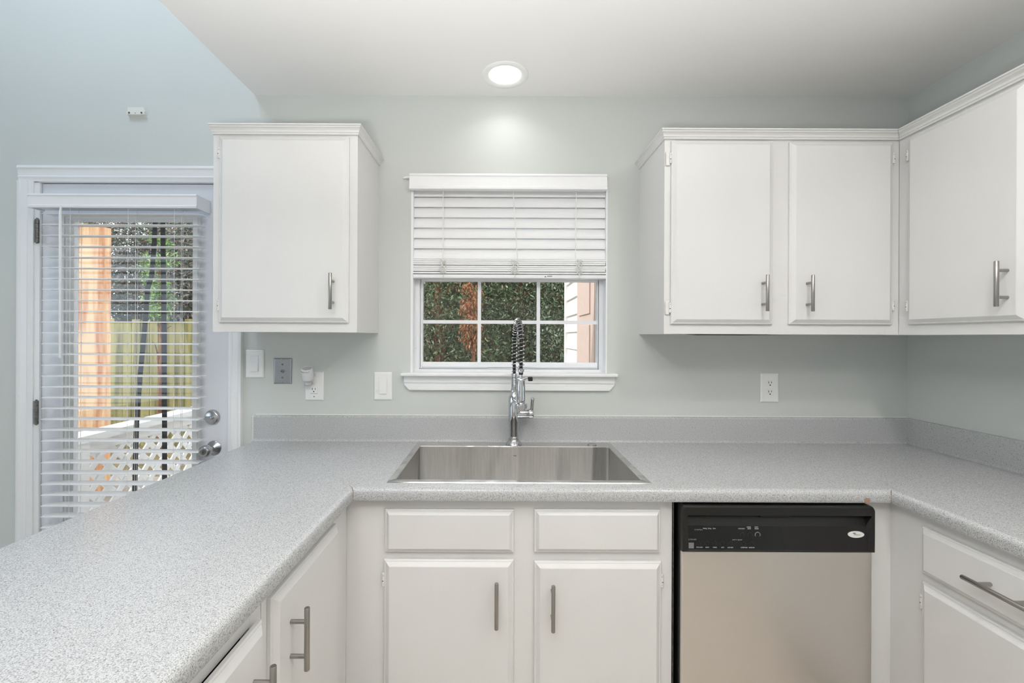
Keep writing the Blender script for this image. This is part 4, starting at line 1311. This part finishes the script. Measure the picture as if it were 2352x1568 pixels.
# white lattice railing along the deck
lr = thing('deck_railing', 'white lattice deck railing seen through the lower door glass', 'railing', (-2.165, 1.2, -0.06))
m = MB(); m.box(-2.235, -2.105, 0.16, 2.55, 0.826, 0.862); m.box(-2.19, -2.15, 0.16, 2.55, 0.760, 0.826); m.build('cap_rail', M['lattice'], lr)
MB().box(-2.19, -2.15, 0.16, 2.55, 0.02, 0.09).build('bottom_rail', M['lattice'], lr)
for yy in (0.27, 1.30, 2.48):
    MB().box(-2.215, -2.115, yy - 0.05, yy + 0.05, -0.06, 0.826).build('rail_post', M['lattice'], lr)
m = MB()
sp_, wdt = 0.118, 0.031
for s in (-1, 1):
    k = -8
    while k < 30:
        y0 = 0.16 + k * sp_
        za, zb = 0.09, 0.76
        # clip the diagonal strip to the panel
        ya, yb = (y0, y0 + (zb - za)) if s > 0 else (y0 + (zb - za), y0)
        t0, t1 = 0.0, 1.0
        lo, hi = 0.16, 2.55
        d_ = yb - ya
        for lim, sign in ((lo, 1), (hi, -1)):
            if d_ != 0:
                tl = (lim - ya) / d_
                if sign * d_ > 0: t0 = max(t0, tl)
                else: t1 = min(t1, tl)
        if t1 - t0 > 0.02:
            A = (ya + d_ * t0, za + (zb - za) * t0); B = (ya + d_ * t1, za + (zb - za) * t1)
            hw_ = wdt * 0.7071
            x_ = -2.170 + 0.006 * s
            m.prism([(A[0] - hw_ / 1, A[1]), (A[0] + hw_ / 1, A[1]), (B[0] + hw_ / 1, B[1]), (B[0] - hw_ / 1, B[1])], 'x', x_ - 0.005, x_ + 0.005)
        k += 1
m.build('lattice_panel', M['lattice'], lr)

# broad timber post
tp = MB()
tp.box(-0.205, 0.205, -0.150, 0.16, -0.45, 2.34)
for k in range(11):
    xa = -0.21 + 0.0385 * k
    tp.rbox(xa, xa + 0.0345, -0.166, -0.150, -0.45, 2.36 - 0.0016 * (k - 4) ** 2, 0.003, 1)
tpo = tp.build('timber_post', M['timber'])
tpo.location = (-3.775, 2.05, 0)
tpo.rotation_euler = (0, 0, math.radians(-30))
tag(tpo, 'broad orange-brown timber post seen through the left of the door glass', 'post')

# black straps hanging outside the door, from a beam over the deck
def strap(label, pts):
    m = MB()
    hw_ = 0.0125
    vs_ = []
    for (x, z) in pts:
        vs_ += [(x - hw_, 0.55, z), (x + hw_, 0.55, z), (x + hw_, 0.556, z), (x - hw_, 0.556, z)]
    fs = [(0, 1, 2, 3)]
    for i in range(len(pts) - 1):
        for j in range(4):
            a, b_ = 4 * i + j, 4 * i + (j + 1) % 4
            fs.append((a, b_, b_ + 4, a + 4))
    fs.append(tuple(4 * (len(pts) - 1) + j for j in (3, 2, 1, 0)))
    m.add(vs_, fs)
    o = m.build('hanging_strap', M['strap'], loc=(pts[0][0], 0.55, pts[-1][1]))
    return tag(o, label, 'strap')
strap('straight black strap hanging outside the door glass, the right one of two', [(-1.9155, 2.60), (-1.9145, 2.0), (-1.905, 1.4), (-1.899, 0.7), (-1.899, -0.06)])
strap('bowed black strap hanging outside the door glass, the left one of two', [(-1.950, 2.60), (-1.956, 2.05), (-1.966, 1.86), (-1.976, 1.72), (-2.000, 1.64), (-2.012, 1.46), (-2.042, 1.13), (-2.060, 0.86), (-2.068, 0.50), (-2.070, -0.06)])
pb = MB().rbox(-3.0, -1.0, 0.50, 0.60, 2.60, 2.74, 0.005)
tag(pb.build('porch_beam', M['timber'], loc=(-2.0, 0.55, 2.6)), 'timber beam over the deck above the back door', 'beam')

# board fence
fe = thing('yard_fence', 'weathered olive-brown board fence across the back yard', 'fence', (-6.0, 5.5, -0.45))
m = MB()
rng = random.Random(11)
x = -11.0
while x < -2.6:
    h = 1.62 + rng.uniform(-0.03, 0.03)
    m.box(x, x + 0.138, 5.48 + rng.uniform(-0.006, 0.006), 5.50, -0.45, h)
    x += 0.145
m.build('boards', M['fence'], fe)
m = MB()
for z_ in (0.0, 0.75, 1.45):
    m.box(-11.0, -2.6, 5.50, 5.55, z_, z_ + 0.09)
m.build('rails', M['fence'], fe)
for k in range(5):
    MB().box(-10.9 + 2.05 * k, -10.8 + 2.05 * k, 5.55, 5.65, -0.45, 1.7).build('fence_post', M['fence'], fe)

# trees: a trunk and a crown of small leaves
def tree(name, label, x, y, zc, rx, rz, nleaf, size, mat, seed, trunk_r=0.12, droop=0.3, group=None, top=None):
    r_ = np.random.default_rng(seed)
    t_ = thing(name, label, 'tree' if name.endswith('tree') else ('ivy' if 'ivy' in name else 'shrub'), (x, y, -0.45), group)
    m = MB()
    htop = top if top else zc + rz * 0.7
    m.tube([(x, y, -0.45), (x + 0.05, y, zc * 0.5), (x - 0.04, y + 0.03, htop)], [trunk_r, trunk_r * 0.8, trunk_r * 0.3], 10)
    for k in range(7):
        a = 2.4 * k; zz = -0.2 + (htop) * (0.25 + 0.1 * k)
        m.tube([(x, y, zz), (x + rx * 0.45 * math.cos(a), y + rx * 0.45 * math.sin(a), zz + 0.25), (x + rx * 0.8 * math.cos(a), y + rx * 0.8 * math.sin(a), zz + 0.3)], [trunk_r * 0.35, trunk_r * 0.2, 0.008], 6)
    m.build('trunk', M['bark'], t_)
    # clumped leaves
    nc = max(20, nleaf // 60)
    cc = r_.normal(size=(nc, 3)); cc /= np.linalg.norm(cc, axis=1)[:, None]
    cc *= r_.uniform(0.25, 1.0, (nc, 1)) ** 0.5
    cc = cc * np.array([rx, rx, rz]) + np.array([x, y, zc])
    idx = r_.integers(0, nc, nleaf)
    p_ = cc[idx] + r_.normal(size=(nleaf, 3)) * np.array([0.16, 0.16, 0.13]) * max(0.28, rx)
    d_ = r_.normal(size=(nleaf, 3)); d_[:, 2] -= droop; d_ /= np.linalg.norm(d_, axis=1)[:, None]
    s_ = np.cross(d_, r_.normal(size=(nleaf, 3))); s_ /= np.linalg.norm(s_, axis=1)[:, None]
    L_ = size * r_.uniform(0.6, 1.4, (nleaf, 1)); W_ = L_ * 0.34
    P4 = np.stack([p_, p_ + d_ * L_ * 0.5 + s_ * W_ * 0.5, p_ + d_ * L_, p_ + d_ * L_ * 0.5 - s_ * W_ * 0.5], 1).reshape(-1, 3)
    P4 -= np.array([x, y, -0.45])
    me = bpy.data.meshes.new('foliage')
    me.vertices.add(len(P4)); me.vertices.foreach_set('co', P4.ravel())
    me.loops.add(len(P4)); me.loops.foreach_set('vertex_index', np.arange(len(P4), dtype=np.int32))
    me.polygons.add(nleaf); me.polygons.foreach_set('loop_start', np.arange(0, len(P4), 4, dtype=np.int32)); me.polygons.foreach_set('loop_total', np.full(nleaf, 4, dtype=np.int32))
    me.update(calc_edges=True); me.validate()
    me.materials.append(M[mat])
    o = bpy.data.objects.new('foliage', me); COL.objects.link(o); o.parent = t_
    return t_
tree('evergreen_tree', 'dark evergreen behind the left panes of the kitchen window', -0.95, 5.0, 1.5, 1.15, 2.0, 42000, 0.055, 'leaf_dark', 1)
tree('evergreen_tree', 'dark green evergreen behind the middle panes of the kitchen window', 0.35, 5.6, 1.5, 1.15, 2.1, 42000, 0.055, 'leaf_dark', 2)
tree('evergreen_tree', 'paler evergreen beside the house wing, behind the right panes of the window', 1.35, 5.2, 1.6, 0.95, 2.0, 32000, 0.055, 'leaf_pale', 3)
tree('rusty_tree', 'slim tree with hanging rust-brown needles in front of the evergreens outside the kitchen window', -0.36, 3.75, 1.75, 0.09, 0.62, 2600, 0.045, 'leaf_rust', 5, trunk_r=0.022, droop=2.0)
tree('tall_tree', 'bushy tree farthest back behind the kitchen window evergreens', 0.2, 8.9, 1.8, 3.0, 2.6, 30000, 0.24, 'leaf_dark', 6)
tree('tall_tree', 'grey-green twiggy tree over the fence, left in the door glass', -8.3, 7.2, 2.6, 1.3, 1.9, 34000, 0.070, 'leaf_grey', 7)
tree('tall_tree', 'grey-green twiggy tree over the fence, right in the door glass', -5.9, 7.4, 2.7, 1.2, 1.9, 34000, 0.070, 'leaf_grey', 8)
tree('tall_tree', 'dark bushy tree far behind the fence beyond the back door', -7.2, 10.2, 2.4, 2.6, 2.4, 16000, 0.20, 'leaf_dark', 9)
tree('ivy_bush', 'bright green ivy climbing at the fence between the two black straps', -5.45, 5.25, 2.35, 0.20, 0.75, 2200, 0.060, 'leaf_bright', 10, trunk_r=0.04, top=2.6)

# repeats of one kind share a group
GROUPS = {'wall_cabinet': 'white wall cabinets around the sink', 'base_cabinet': 'white base cabinets under the worktop', 'light_switch': 'white rocker switches on the back wall',
          'power_outlet': 'white outlets on the back wall', 'hanging_strap': 'black straps outside the door', 'evergreen_tree': 'evergreens outside the kitchen window', 'tall_tree': 'tall trees at the back of the yard'}
for o in scene.objects:
    k = o.name.split('.')[0]
    if o.parent is None and k in GROUPS:
        o['group'] = GROUPS[k]
